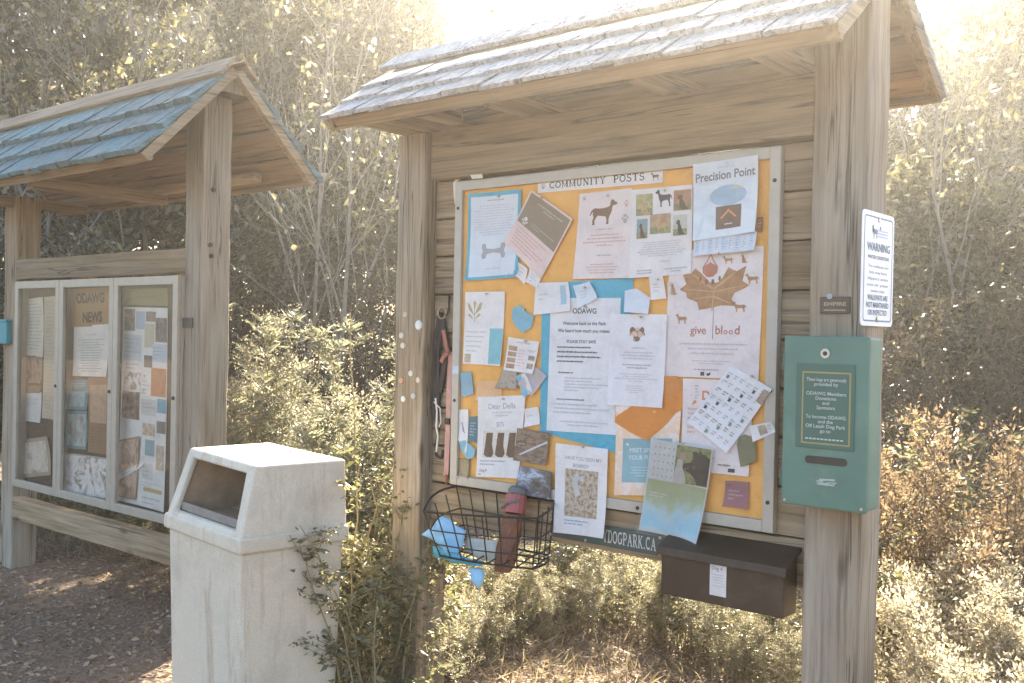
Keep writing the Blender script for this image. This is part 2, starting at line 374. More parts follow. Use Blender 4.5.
# ------------------------------------------------------------------ sheets pinned to a plane Y = const
class Sheet:
    def __init__(s, P, W, H, out=-1): s.P = P; s.W = W; s.H = H
def crop(pts, u0, v0, u1, v1): return [(u0 + (u1 - u0) * a, v1 - (v1 - v0) * b) for a, b in pts]

def paper(name, label, cat, corners, layer, color, items=(), curl=None, group=None, Y0=2.6755, mat=None, poly=None, res=8, wave=None):
    """corners TL TR BR BL in photograph pixels, turned into real points of the board's plane"""
    Y = Y0 - .0008 * layer
    c = [at(x, y, Y=Y) for x, y in corners]; TL, TR, BR, BL = c
    rr = random.Random(label)
    cu = curl if curl is not None else (rr.uniform(.0, .006), rr.uniform(.0, .006), rr.uniform(.001, .014), rr.uniform(.001, .014))
    wv = wave if wave is not None else rr.uniform(.0004, .0016); ph = rr.uniform(0, 6)
    def P(u, v, d=0.0):
        a = TL * (1 - u) + TR * u; b = BL * (1 - u) + BR * u; q = a * (1 - v) + b * v
        k = cu[0] * ((1 - u) * (1 - v)) ** 3 + cu[1] * (u * (1 - v)) ** 3 + cu[2] * (u * v) ** 3 + cu[3] * ((1 - u) * v) ** 3
        k += wv * (1 + math.sin(ph + 5 * u + 2.5 * v) * math.sin(ph * 2 + 4 * v)) * .5
        return (q.x, Y - k - d, q.z)
    W = ((TR - TL).length + (BR - BL).length) / 2; H = ((BL - TL).length + (BR - TR).length) / 2
    base = thing(name, label, cat, tuple(P(.5, .5)), group)
    def grid(u0, v0, u1, v1, d, n=res):
        V = [P(u0 + (u1 - u0) * i / n, v0 + (v1 - v0) * j / n, d) for j in range(n + 1) for i in range(n + 1)]
        return V, [(j * (n + 1) + i, (j + 1) * (n + 1) + i, (j + 1) * (n + 1) + i + 1, j * (n + 1) + i + 1) for j in range(n) for i in range(n)]
    m = MB()
    if poly: m.add([P(u, v) for u, v in poly], [tuple(range(len(poly)))])
    else: m.add(*grid(0, 0, 1, 1, 0))
    m.build('sheet', mat or paperm(color), base)
    parts = {}
    for k, it in enumerate(items):
        kind, d = it[0], .0003 + .00006 * (k + 1)
        if kind == 'pic':      # u0 v0 u1 v1 material name
            MB().add(*grid(*it[1:5], d)).build(it[6] if len(it) > 6 else 'picture', it[5], base)
        elif kind == 'lines':  # u0 v0 u1 v1 count material align
            _, u0, v0, u1, v1, n, mt = it[:7]; al = it[7] if len(it) > 7 else 'l'
            g = parts.setdefault(('printed_lines', k), (MB(), mt))[0]
            for i in range(n):
                vv = v0 + (v1 - v0) * (i + .5) / n; hh = min((v1 - v0) / n * .26, .0032 / H)
                full = u1 - u0; ln = full * (rr.uniform(.6, 1) if i < n - 1 else rr.uniform(.3, .7))
                s0 = u0 if al == 'l' else (u0 + u1 - ln) / 2
                u = s0
                while u < s0 + ln - .004:
                    wl = min(rr.uniform(.005, .017) / W, s0 + ln - u)
                    e_ = u + wl
                    while u < e_:
                        lw = rr.uniform(.0009, .0017) / W; a1 = hh * rr.choice((.55, .6, .65, 1.1)); b1 = hh * rr.choice((.6, .6, .6, 1.05))
                        g.add([P(u, vv - a1, d), P(u, vv + b1, d), P(u + lw, vv + b1, d), P(u + lw, vv - a1, d)], [(0, 1, 2, 3)]); u += lw + .0005 / W
                    u = e_ + .0024 / W
        elif kind in ('text', 'serif'):   # string u v(baseline) capheight(fraction of H) max width(fraction) material align bold
            _, s, u, v, hv, mw, mt = it[:7]; al = it[7] if len(it) > 7 else 'c'; bold = it[8] if len(it) > 8 else 0.0
            if kind == 'text': vs_, fs_, tw = text_mesh(s, bold); vs_ = [(a, b, 0) for a, b in vs_]; cap = .73
            else: vs_, fs_, tw = serif_mesh(s); cap = 1.0
            sv = hv / cap; su = sv * H / W
            if tw * su > mw or kind == 'serif': su = mw / tw
            x0 = u - (tw * su / 2 if al == 'c' else 0)
            g = parts.setdefault(('lettering', mt.name), (MB(), mt))[0]
            g.add([P(x0 + a * su, v - b * sv, d + .00002 * z) for a, b, z in vs_], fs_)
        elif kind == 'poly':   # list of outlines in the box, box, material, name
            _, pls, box, mt, pn = it
            g = parts.setdefault((pn, k), (MB(), mt))[0]
            for pl in pls: g.add([P(a, b, d) for a, b in crop(pl, *box)], [tuple(range(len(pl)))])
        elif kind == 'rect':
            g = parts.setdefault((it[6], k), (MB(), it[5]))[0]; g.add(*grid(*it[1:5], d))
    for (pn, _), (g, mt) in parts.items():
        if g.v: g.build(pn, mt, base)
    return base, P

# ------------------------------------------------------------------ kiosks
def roof(parent, xl, xr, yr, zr, yf, zf, yb, zb, courses, seed, sheath=4, soffit=WUN, WSH=None, thick=1.0):
    """gable roof of split shakes: ridge along X at (yr, zr), eaves at (yf, zf) and (yb, zb)"""
    rg = random.Random(seed)
    for (ye, ze, side) in ((yf, zf, -1), (yb, zb, 1)):
        A = Vector((0, ye, ze)); Bv = Vector((0, yr, zr)); S = (Bv - A); L = S.length; S = S.normalized()
        N = Vector((0, -S.z * -side * -1, 0)); N = Vector((0, side * abs(S.z), abs(S.y)))
        def fr(x, s, n): q = A + S * s + N * n; return (x, q.y, q.z)
        # sheathing boards that show from below, one slightly lower than the next
        bw = L / sheath
        for k in range(sheath):
            dn = -.004 - .007 * (k % 2) + rg.uniform(-.002, .002)
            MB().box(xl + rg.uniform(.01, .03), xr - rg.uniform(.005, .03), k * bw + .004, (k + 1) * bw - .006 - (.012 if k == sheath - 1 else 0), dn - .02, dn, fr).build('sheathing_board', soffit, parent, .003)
        ex = (L - .10) / courses
        for k in range(courses):
            m = MB(); x = xl - rg.uniform(0, .01)
            while x < xr:
                wd = rg.uniform(.07, .17); x2 = min(x + wd, xr + .008)
                s0 = k * ex - .03 + rg.uniform(-.008, .008) ; s1 = min(s0 + ex + .07, L - .02)
                t = rg.uniform(.011, .018) * thick; lift = rg.uniform(0, .003) + .008 * (thick - 1)
                p = [fr(x + .003, s0, .012 + lift), fr(x2 - .003, s0, .012 + lift), fr(x2 - .003, s1, .003), fr(x + .003, s1, .003)]
                q = [fr(x + .003, s0 + .003, .012 + lift + t), fr(x2 - .003, s0 + .003, .012 + lift + t), fr(x2 - .003, s1, .008), fr(x + .003, s1, .008)]
                m.prism(p, q); x = x2
            m.build('shake_course', WSH, parent)
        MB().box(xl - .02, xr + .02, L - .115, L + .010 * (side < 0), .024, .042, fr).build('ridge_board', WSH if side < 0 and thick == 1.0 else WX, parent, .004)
        # fascia under the drip edge, and rafters at the ends
        MB().box(xl, xr, .0, .022, -.045, .0, fr).build('fascia_board', WX, parent, .003)
        MB().box(xr - .035, xr + .004, -.01, L - .03, -.034, .008, fr).build('barge_board', wood('Y', key='_barge'), parent, .003)
        MB().box(xl - .004, xl + .035, -.01, L - .03, -.034, .008, fr).build('barge_board', wood('Y', key='_barge'), parent, .003)

# --- the large notice kiosk
K = thing('notice_kiosk', 'larger wooden kiosk with the orange community board, brown mailbox and green dispenser', 'kiosk', (-1.9, 2.71, 0), 'shake-roofed notice kiosks')
PX = ((-2.785, -2.635), (-1.142, -.986)); PY = (2.635, 2.785)
for i, (a, b) in enumerate(PX):
    m = MB(); n = 14; top = 2.19 if i == 0 else 2.47
    rg = random.Random(31 + i)
    for j in range(n):
        pass
    ring = lambda z, e: [(a + e[0], PY[0] + e[1], z), (b + e[0], PY[0] + e[1], z), (b + e[0], PY[1] + e[1], z), (a + e[0], PY[1] + e[1], z)]
    timber(a, b, PY[0], PY[1], -.3, top, 'Z', 31 + i, .003).build('post', WPOST, K, .010, seg=3)
zz = [.745 + .1405 * k for k in range(10)]
for k in range(9):
    bx('plank', WX, K, -2.634, -1.143, 2.692 + rng.uniform(0, .003), 2.728, zz[k] + .003, zz[k + 1] - .003, .004)
bx('header_beam', WX, K, -2.634, -1.143, 2.655, 2.735, 2.013, 2.19, .008)
bx('cross_beam', WY, K, -2.775, -2.645, 2.42, 3.06, 2.192, 2.262, .006)
bx('cross_beam', WY, K, -1.24, -1.145, 2.44, 3.06, 2.195, 2.262, .006)
MB().prism([(-2.50, 2.45, 2.192), (-2.50, 2.62, 2.192), (-2.50, 2.62, 2.30)], [(-2.44, 2.45, 2.192), (-2.44, 2.62, 2.192), (-2.44, 2.62, 2.30)]).build('wedge_block', WY, K, .003)
bx('ridge_beam', WX, K, -2.86, -1.0, 2.69, 2.75, 2.36, 2.47, .005)
for x in (-2.2, -1.65):
    bx('tie_beam', WY, K, x, x + .045, 2.46, 3.02, 2.195, 2.255, .004)
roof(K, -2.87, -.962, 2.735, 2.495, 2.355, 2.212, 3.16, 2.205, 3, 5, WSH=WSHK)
bx('light_stop_sheet', plain('dark_panel', (.16, .12, .085), .8), K, -2.63, -1.147, 2.7295, 2.742, .75, 2.0, .002)  # dark sheet added behind the planks to stop light through their gaps
# old glue and tape left on the planks by the corner of the board
g = MB()
def flat(g, px, Y):
    g.add([tuple(at(x, y, Y=Y)) for x, y in px], [tuple(range(len(px)))])
flat(g, [(453, 183), (456, 178), (462, 175), (470, 176), (470, 178.5), (462, 178), (457.5, 181), (457, 190), (458, 205), (455, 205), (453.5, 195)], 2.6905)
flat(g, [(470, 175), (482, 174), (483, 178), (472, 179)], 2.6505)
g.build('tape_residue', plain('old_tape', (.62, .56, .46), .5), K)

# --- the small kiosk with the glazed case
Q = thing('notice_kiosk', 'smaller wooden kiosk on the left with the three-door glazed case', 'kiosk', (-5.1, 2.71, 0), 'shake-roofed notice kiosks')
for a, b, top in ((-6.17, -6.02, 2.20), (-4.235, -4.085, 2.535)):
    timber(a, b, 2.635, 2.785, -.3, top, 'Z', int(-a * 100), .003).build('post', WPOST, Q, .010, seg=3)
bx('upper_rail', WX, Q, -6.019, -4.236, 2.64, 2.70, 1.705, 1.822, .008)
bx('lower_rail', WX, Q, -6.019, -4.236, 2.632, 2.70, .30, .427, .008)
bx('back_panel', plain('dark_panel', (.16, .12, .085), .8), Q, -6.019, -4.236, 2.705, 2.72, .56, 1.70, .002)
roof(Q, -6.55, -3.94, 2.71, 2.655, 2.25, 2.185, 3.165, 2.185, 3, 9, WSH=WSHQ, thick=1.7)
bx('ridge_beam', WX, Q, -6.5, -4.236, 2.675, 2.745, 2.46, 2.57, .005)
for y in (2.36, 3.04):
    bx('wall_plate', WX, Q, -6.5, -4.26, y, y + .045, 2.19, 2.24 , .004)
for x in (-6.12, -5.2):
    bx('cross_beam', WY, Q, x, x + .06, 2.33, 3.09, 2.135, 2.198, .005)
MB().prism([(-4.00, 2.615, 2.535), (-4.00, 2.805, 2.535), (-4.00, 2.71, 2.632)], [(-3.98, 2.615, 2.535), (-3.98, 2.805, 2.535), (-3.98, 2.71, 2.632)]).build('peak_block', WPOST, Q, .003)
for px, py in ((213, 190), (210, 245), (211, 256)):
    p = at(px, py, X=-4.085); MB().tube([p, p + Vector((.008, 0, 0))], .011, 8).build('bolt', BOLT, Q)
p = at(28, 187.5, Y=2.24); 

# glazed case: cabinet with three doors
C = thing('display_case', 'shallow metal display case with three glass doors on the left kiosk', 'display case', (-5.08, 2.64, 1.1))
cx0, cx1, cz0, cz1, cf, cb = -5.945, -4.232, .505, 1.69, 2.60, 2.70
m = MB().box(cx0, cx0 + .012, cf + .022, cb, cz0, cz1).box(cx1 - .012, cx1, cf + .022, cb, cz0, cz1).box(cx0 + .012, cx1 - .012, cf + .022, cb, cz0, cz0 + .012).box(cx0 + .012, cx1 - .012, cf + .022, cb, cz1 - .012, cz1)
m.build('cabinet', METAL, C, .002)
bx('back_board', plain('brown_cork', (.11, .075, .045), .9, 0, .35, 60, dirt=(.09, .06, .04)), C, cx0 + .012, cx1 - .012, 2.676, 2.690, cz0 + .012, cz1 - .012, .001)
GL = glassm('door_glass', (.98, .97, .95), .13, .03, .0)
for i, (a, b) in enumerate(((cx0, -5.405), (-5.402, -4.826), (-4.823, cx1))):
    fw = .042
    d = MB().box(a, a + fw, cf, cf + .02, cz0, cz1).box(b - fw, b, cf, cf + .02, cz0, cz1).box(a + fw, b - fw, cf, cf + .02, cz0, cz0 + fw).box(a + fw, b - fw, cf, cf + .02, cz1 - fw, cz1).build('door', METAL, C, .003)
    MB().box(a + fw - .004, b - fw + .004, cf + .009, cf + .013, cz0 + fw - .004, cz1 - fw + .004).build('glass_pane', GL, d)
    kx = b - .02 if i != 1 else b - .02
    MB().tube([(kx, cf, 1.11), (kx, cf - .006, 1.11)], .009, 10).build('lock', BOLT, d)
# small plate and bluish box on the posts of the left kiosk
t = thing('small_plate', 'little dark plate screwed to the near post of the left kiosk', 'plate', (-4.19, 2.632, 1.47))
bx('plate_body', plain('dark_plate', (.07, .06, .055), .5, .3), t, -4.232, -4.15, 2.627, 2.634, 1.445, 1.492, .002)
t = thing('wall_box', 'little teal box fixed to the far post of the left kiosk', 'box', tuple(at(1, 332, Y=2.6)))
p0 = at(-5, 322, Y=2.60); p1 = at(6, 344, Y=2.60)
bx('box_body', plain('teal_plastic', (.05, .26, .30), .45), t, p0.x, p1.x, 2.60, 2.634, p1.z, p0.z, .006)
bx('box_lid', plain('teal_plastic', (.05, .26, .30), .45), t, p0.x - .004, p1.x + .004, 2.595, 2.634, p0.z + .001, p0.z + .016, .003)

# ------------------------------------------------------------------ papers in the glazed case
CY = 2.674
def inc(*a, **k): k.setdefault('Y0', CY); return paper(*a, **k)
inc('paper_sheet', 'cream printed sheet at the top left of the left door of the glazed case', 'paper', [(24, 299), (44, 297), (44, 357), (23, 355)], 1, (.72, .66, .55), [('lines', .1, .08, .9, .9, 14, INKG, 'c')])
inc('paper_strip', 'long cream list hanging down the right side of the left door', 'paper', [(44.5, 297), (55.5, 296), (56, 420), (44, 418)], 2, (.58, .50, .36), [('lines', .12, .03, .9, .96, 30, INKG)])
inc('photo_card', 'dark group photo under the cream sheet in the left door', 'photo', [(22, 356), (43.5, 355.5), (43, 384), (21, 384)], 3, (.12, .09, .07), [('pic', .03, .03, .97, .97, photom([(.03, .025, .02), (.14, .10, .07), (.30, .22, .16), (.06, .05, .05)], 26))])
inc('photo_card', 'smaller dark photo below the group photo in the left door', 'photo', [(21, 385), (42, 385), (41.5, 393), (20.5, 393)], 4, (.12, .09, .07), [('pic', .03, .05, .97, .95, photom([(.05, .04, .03), (.22, .16, .11), (.07, .05, .04)], 30))])
inc('paper_sheet', 'plain white sheet low in the left door of the glazed case', 'paper', [(20, 393), (42, 392), (41, 423), (20, 420)], 5, (.74, .72, .68), [('lines', .1, .12, .9, .5, 5, INKL)])
inc('leaflet', 'crumpled beige leaflet at the bottom of the left door', 'leaflet', [(20, 440), (49, 436), (53, 475), (22, 478)], 6, (.45, .36, .27), [('pic', .1, .1, .9, .9, photom([(.30, .22, .15), (.5, .42, .33), (.62, .56, .48), (.2, .13, .09)], 14))], curl=(.0, .01, .012, .012))
inc('title_sheet', 'brown sheet headed with the two big dark words in the middle door', 'sign', [(70, 289), (109.5, 287), (109.5, 326), (73, 327)], 1, (.40, .25, .12),
    [('text', 'ODAWG', .52, .38, .26, .92, plain('ink_dark_brown', (.035, .02, .012), .7), 'c', .045), ('text', 'NEWS', .56, .88, .27, .78, plain('ink_dark_brown', (.035, .02, .012), .7), 'c', .045)])
inc('letter', 'white typed letter below the heading in the middle door', 'letter', [(74, 326), (109, 324), (108.5, 377), (73.5, 376)], 2, (.80, .76, .68), [('text', 'Are you coming?', .5, .2, .045, .7, INKG), ('lines', .12, .26, .88, .92, 13, INKG, 'c')])
inc('poster', 'upper teal poster with white lines in the middle door', 'poster', [(68, 380), (89, 379.5), (88.5, 410), (67, 409)], 3, (.17, .30, .32), [('lines', .12, .1, .88, .3, 3, paperm((.6, .62, .6)), 'c'), ('pic', .15, .4, .85, .9, photom([(.12, .22, .24), (.30, .40, .40), (.2, .18, .14)], 18))])
inc('poster', 'lower teal poster with a pale figure in the middle door', 'poster', [(67, 411), (88, 411), (88, 450), (66, 448)], 3, (.20, .32, .33), [('pic', .08, .08, .92, .92, photom([(.15, .25, .27), (.38, .44, .42), (.25, .22, .18), (.1, .16, .18)], 16))])
inc('flyer', 'brown flyer with a hanging figure on the right of the middle door', 'flyer', [(89, 377.5), (109, 377), (108.5, 455), (88.5, 452)], 4, (.33, .21, .12), [('pic', .08, .1, .92, .6, photom([(.28, .16, .09), (.42, .28, .17), (.20, .11, .06)], 10)), ('lines', .12, .65, .88, .92, 7, INKB)])
inc('leaflet', 'crumpled plastic-wrapped bundle of leaflets at the foot of the middle door', 'leaflet', [(66, 452), (109, 458), (108, 500), (66, 494)], 6, (.45, .40, .34), [('pic', .03, .04, .97, .96, photom([(.15, .11, .08), (.50, .45, .40), (.72, .70, .68), (.22, .15, .10), (.34, .24, .17)], 9, 2.5))], curl=(.014, .004, .01, .02), wave=.006)
inc('header_card', 'olive header card at the top of the right door', 'card', [(127, 289), (168, 288), (168, 306), (125, 305)], 1, (.30, .26, .14), [('lines', .1, .3, .9, .7, 1, INKB, 'c')])
ads = [('pic', .02, .01, .27, .12, photom([(.04, .03, .03), (.20, .16, .12), (.5, .45, .38)], 30)), ('pic', .52, .02, .74, .07, photom([(.05, .04, .04), (.4, .32, .26)], 40)),
       ('pic', .74, .05, .99, .17, photom([(.03, .03, .03), (.15, .12, .10), (.36, .30, .26)], 26)), ('pic', .29, .02, .50, .11, paperm((.45, .52, .60))), ('pic', .02, .14, .44, .27, paperm((.62, .64, .64))),
       ('pic', .50, .08, .72, .20, paperm((.60, .55, .42))), ('pic', .68, .18, .99, .27, paperm((.58, .64, .68))), ('pic', .50, .24, .68, .30, photom([(.04, .04, .04), (.2, .16, .13)], 40)),
       ('pic', .05, .33, .44, .42, photom([(.5, .5, .5), (.7, .7, .7), (.2, .15, .1), (.66, .66, .66)], 22)), ('pic', .66, .30, .98, .44, photom([(.32, .12, .05), (.45, .18, .08), (.12, .06, .04)], 22)),
       ('pic', .03, .43, .42, .57, photom([(.04, .03, .025), (.16, .11, .08), (.40, .32, .26)], 30)), ('pic', .80, .45, .99, .52, paperm((.25, .42, .50))), ('pic', .46, .46, .78, .54, paperm((.64, .62, .58))),
       ('pic', .50, .58, .76, .64, photom([(.2, .14, .1), (.5, .36, .25), (.7, .66, .6)], 30)), ('pic', .80, .56, .99, .62, photom([(.05, .05, .05), (.3, .25, .2)], 30)), ('pic', .56, .66, .76, .74, paperm((.34, .44, .47))),
       ('pic', .80, .68, .97, .80, photom([(.6, .58, .52), (.35, .26, .16), (.7, .68, .66)], 26)), ('pic', .50, .78, .74, .86, paperm((.66, .66, .62))), ('pic', .55, .90, .95, .92, paperm((.55, .44, .22))),
       ('lines', .05, .15, .42, .26, 5, INKG), ('lines', .70, .19, .97, .26, 4, INKG), ('lines', .48, .47, .76, .53, 3, INKG), ('lines', .52, .79, .72, .85, 3, INKG), ('lines', .1, .28, .45, .32, 2, INKG), ('lines', .52, .94, .95, .99, 2, INKG),
       ('lines', .46, .36, .64, .44, 4, INKG), ('lines', .5, .87, .95, .9, 2, INKL)]
inc('poster', 'patchwork poster of many small advertisements filling the right door', 'poster', [(124, 307), (168, 308), (166, 512), (118, 500)], 2, (.80, .78, .74), ads, res=10)
inc('leaflet', 'brown crumpled leaflets lying at the bottom left of the right door', 'leaflet', [(119, 440), (141, 436), (137, 500), (117, 496)], 5, (.40, .27, .18), [('pic', .03, .03, .97, .97, photom([(.22, .12, .07), (.55, .42, .34), (.35, .22, .15), (.14, .08, .05)], 14, 2))], curl=(.0, .01, .01, .0), wave=.005)
inc('paper_strip', 'bright white folded strip lying aslant in the right door', 'paper', [(119, 474), (144, 461), (144, 466), (119, 480)], 8, (.78, .77, .74), [('lines', .1, .3, .9, .7, 1, INKL)])

# ------------------------------------------------------------------ the community board
B = thing('notice_board', 'framed community notice board with orange backing on the larger kiosk', 'notice board', (-1.88, 2.68, 1.445))
bx0, bx1, bz0, bz1 = -2.512, -1.246, .893, 1.997
m = MB(); fw = .034
m.box(bx0, bx0 + fw, 2.664, 2.690, bz0, bz1).box(bx1 - fw, bx1, 2.664, 2.690, bz0, bz1).box(bx0 + fw, bx1 - fw, 2.664, 2.690, bz0, bz0 + fw).box(bx0 + fw, bx1 - fw, 2.664, 2.690, bz1 - fw, bz1)
m.build('frame', plain('pale_frame', (.42, .385, .32), .5, .1, .07, 24, dirt=(.36, .32, .25), damt=.5), B, .003)
bx('orange_backing', paperm(ORANGE), B, bx0 + fw, bx1 - fw, 2.678, 2.688, bz0 + fw, bz1 - fw, .001)
for x, z in ((bx0 + .017, 1.9), (bx0 + .017, 1.2), (bx1 - .017, 1.9), (bx1 - .017, 1.3), (bx1 - .017, .98), (-2.1, bz0 + .016), (-1.7, bz0 + .016)):
    MB().tube([(x, 2.664, z), (x, 2.6615, z)], .006, 8).build('screw', BOLT, B)

TAN = plain('print_tan', (.42, .30, .17), .7, 0, .3, 60); UMB = plain('print_umber_dog', (.13, .08, .05), .7, 0, .3, 60)
def dogpic(u0, v0, u1, v1, bgm, dm, shape):
    f = lambda a, b: (u0 + (u1 - u0) * a, v0 + (v1 - v0) * b)
    (a0, b0), (a1, b1) = f(.18, .22), f(.86, .98)
    c0, c1 = f(.0, .68), f(1, 1)
    return [('pic', u0, v0, u1, v1, bgm), ('rect', c0[0], c0[1], c1[0], c1[1], plain('print_grass', (.24, .24, .12), .7, 0, .35, 60), 'picture_ground'), ('poly', [shape], (a0, b0, a1, b1), dm, 'pictured_dog'),
            ('poly', [ell(.5, .5, .5, .5, 8)], (a0 + (a1 - a0) * .1, b0, a0 + (a1 - a0) * .5, b0 + (b1 - b0) * .34), dm, 'pictured_dog')]
gravel = lambda: photom([(.16, .12, .08), (.36, .29, .20), (.55, .48, .38), (.24, .19, .13)], 90, .6)
pp = paperm
paper('backing_sheet', 'large blue backing sheet showing round the edges of the white welcome letter', 'paper', [(542, 283), (634, 278), (617, 453), (540, 432)], 0, BLUE, curl=(0, 0, 0, 0))
paper('banner', 'long white banner reading COMMUNITY POSTS along the top of the board', 'banner', [(538, 181), (663, 167.5), (663, 182.5), (538, 193)], 1, WHITE,
      [('serif', 'COMMUNITY', .10, .72, .52, .47, INK, 'l'), ('serif', 'POSTS', .625, .72, .52, .245, INK, 'l'), ('poly', PAW, (.025, .3, .07, .75), INKG, 'paw_print'), ('poly', [DOG], (.91, .25, .975, .8), INKB, 'dog_silhouette')], curl=(0, 0, 0, 0), res=14)
p, _ = paper('info_sheet', 'white information sheet with a grey bone, mounted on a blue border at the top left', 'paper', [(469, 194), (522, 189.5), (519, 277), (467, 281)], 1, BLUE,
      [('rect', .055, .045, .945, .965, pp(BLUEW), 'white_page'), ('lines', .25, .07, .8, .12, 1, INKG, 'c'), ('lines', .12, .14, .88, .50, 12, INKL, 'c'), ('poly', [BONE], (.28, .55, .74, .80), INKG, 'bone'), ('lines', .14, .86, .86, .90, 1, INKL, 'c')])
paper('flyer', 'brown and pink flyer hanging askew with tear-off tabs below', 'flyer', [(532, 190), (573.5, 219), (541, 279.5), (505, 242)], 6, (.78, .64, .60),
      [('rect', .03, .03, .97, .56, plain('print_brown', (.24, .19, .13), .7, 0, .08), 'brown_panel'), ('poly', [[(a, 1 - b) for a, b in pl] for pl in PAW], (.10, .40, .24, .55), pp(WHITE), 'paw_print'), ('lines', .2, .1, .9, .2, 2, pp((.6, .56, .50)), 'c'), ('lines', .32, .42, .9, .50, 2, pp((.55, .5, .44))),
       ('lines', .1, .60, .9, .92, 6, INKR)])
for k, (cs, lb) in enumerate((([(519, 262), (528, 269), (525, 285), (518, 276)], 'left white tear-off tab hanging under the brown flyer'), ([(530, 268), (541, 279), (537, 288), (527, 282)], 'right white tear-off tab hanging under the brown flyer'))):
    paper('tear_off_tab', lb, 'paper tab', cs, 5, WHITE, [('lines', .2, .1, .8, .9, 3, INKL)], group='tabs under the brown flyer')
paper('poster', 'pinkish lost-pet poster with a tall brown dog silhouette', 'poster', [(580, 194), (632, 188), (631, 278), (574, 279)], 2, PINKW,
      [('poly', [[(1 - a, b) for a, b in DOG]], (.22, .10, .74, .38), INKB, 'dog_silhouette'), ('poly', PAW, (.06, .03, .14, .09), INKG, 'paw_print'), ('poly', PAW, (.86, .12, .95, .21), INKR, 'paw_print'), ('lines', .25, .42, .75, .45, 1, INKG, 'c'),
       ('lines', .12, .48, .92, .64, 4, INKR, 'c'), ('lines', .25, .72, .8, .75, 1, INKG, 'c'), ('lines', .15, .82, .85, .95, 4, INKR, 'c')])
paper('poster', 'white poster with five dog photographs and a black dog silhouette', 'poster', [(632, 190), (693, 184.5), (691.5, 273.5), (630.5, 278.5)], 3, WHITE,
      [('poly', [DOG], (.40, .02, .68, .22), INK, 'dog_silhouette'), *dogpic(.08, .06, .36, .30, photom([(.20, .17, .08), (.36, .34, .16), (.50, .46, .30)], 60), TAN, SITDOG), *dogpic(.70, .05, .98, .28, photom([(.22, .12, .07), (.36, .20, .12), (.48, .32, .22)], 50), UMB, SITDOG),
       *dogpic(.10, .34, .28, .56, photom([(.12, .24, .28), (.22, .30, .30), (.30, .30, .24)], 40), UMB, SITDOG), *dogpic(.32, .30, .66, .52, photom([(.25, .22, .11), (.40, .34, .2), (.34, .16, .10), (.48, .44, .32)], 50), TAN, DOG), *dogpic(.70, .33, .92, .56, photom([(.34, .35, .32), (.5, .48, .42), (.28, .26, .2)], 50), INK, SITDOG),
       ('lines', .12, .60, .9, .78, 7, INKL, 'c'), ('lines', .4, .82, .75, .85, 1, INKR, 'c'), ('lines', .06, .91, .44, .97, 2, INKG, 'c'), ('lines', .56, .91, .96, .97, 2, INKG, 'c'), ('poly', PAW, (-.16, .26, -.04, .38), INKG, 'paw_print')])
PALEB = plain('print_pale_blue', (.50, .60, .66), .7, 0, .12, 8)
paper('flyer', 'pale blue flyer headed Precision Point with a fringe of tear-off tabs', 'flyer', [(693.5, 164.5), (759, 155), (757, 232), (694, 241)], 16, BLUEW,
      [('pic', .0, .30, 1, 1, photom([(.44, .52, .58), (.62, .68, .72), (.5, .58, .62)], 8)), ('text', 'Precision Point', .5, .245, .115, .92, plain('ink_slate', (.13, .15, .18), .7), 'c', .02), ('lines', .12, .06, .92, .12, 1, PALEB, 'c'), ('lines', .2, .30, .84, .36, 1, PALEB, 'c'),
       ('poly', [ell(.5, .5, .5, .5, 18)], (.26, .33, .84, .60), plain('print_blue_grey', (.30, .42, .52), .7, 0, .2, 20), 'cloud_shape'), ('poly', [ell(.5, .5, .5, .5, 14)], (.56, .35, .80, .52), plain('print_sand', (.48, .46, .40), .7, 0, .2, 30), 'sand_shape'),
       ('poly', [[(0, 0), (.12, .0), (.5, .6), (1, .95), (.9, 1), (.4, .72)]], (.04, .56, .34, .98), PALEB, 'trail_shape'),
       ('rect', .36, .60, .76, .90, plain('print_umber', (.17, .12, .09), .7), 'logo_panel'), ('poly', [[(0, .0), (.5, .9), (1, .0), (.86, .0), (.5, .62), (.14, .0)]], (.42, .63, .70, .76), plain('print_orange', (.62, .27, .10), .7), 'logo_roof'), ('lines', .42, .82, .70, .86, 1, pp(WHITE), 'c')])
tb = []
for k in range(9):
    tb += [('rect', .01 + k * .11, .02, .095 + k * .11, .93 + .06 * (k % 3) / 2, pp(BLUEW) if k % 2 else pp((.62, .70, .78)), 'tab'), ('lines', .03 + k * .11, .1, .08 + k * .11, .8, 5, plain('ink_blue', (.20, .32, .46), .7))]
paper('tab_strip', 'fringe of narrow cut tabs along the foot of the Precision Point flyer', 'paper tabs', [(694, 240.5), (757, 231.5), (755, 250.5), (694, 256)], 17, BLUEW, tb, curl=(0, 0, .01, .004))
MAPLE = plain('maple_brown', (.36, .20, .095), .7, 0, .3, 40)
VEIN = plain('maple_vein', (.47, .31, .18), .7)
GBR = plain('print_give', (.40, .18, .12), .7)
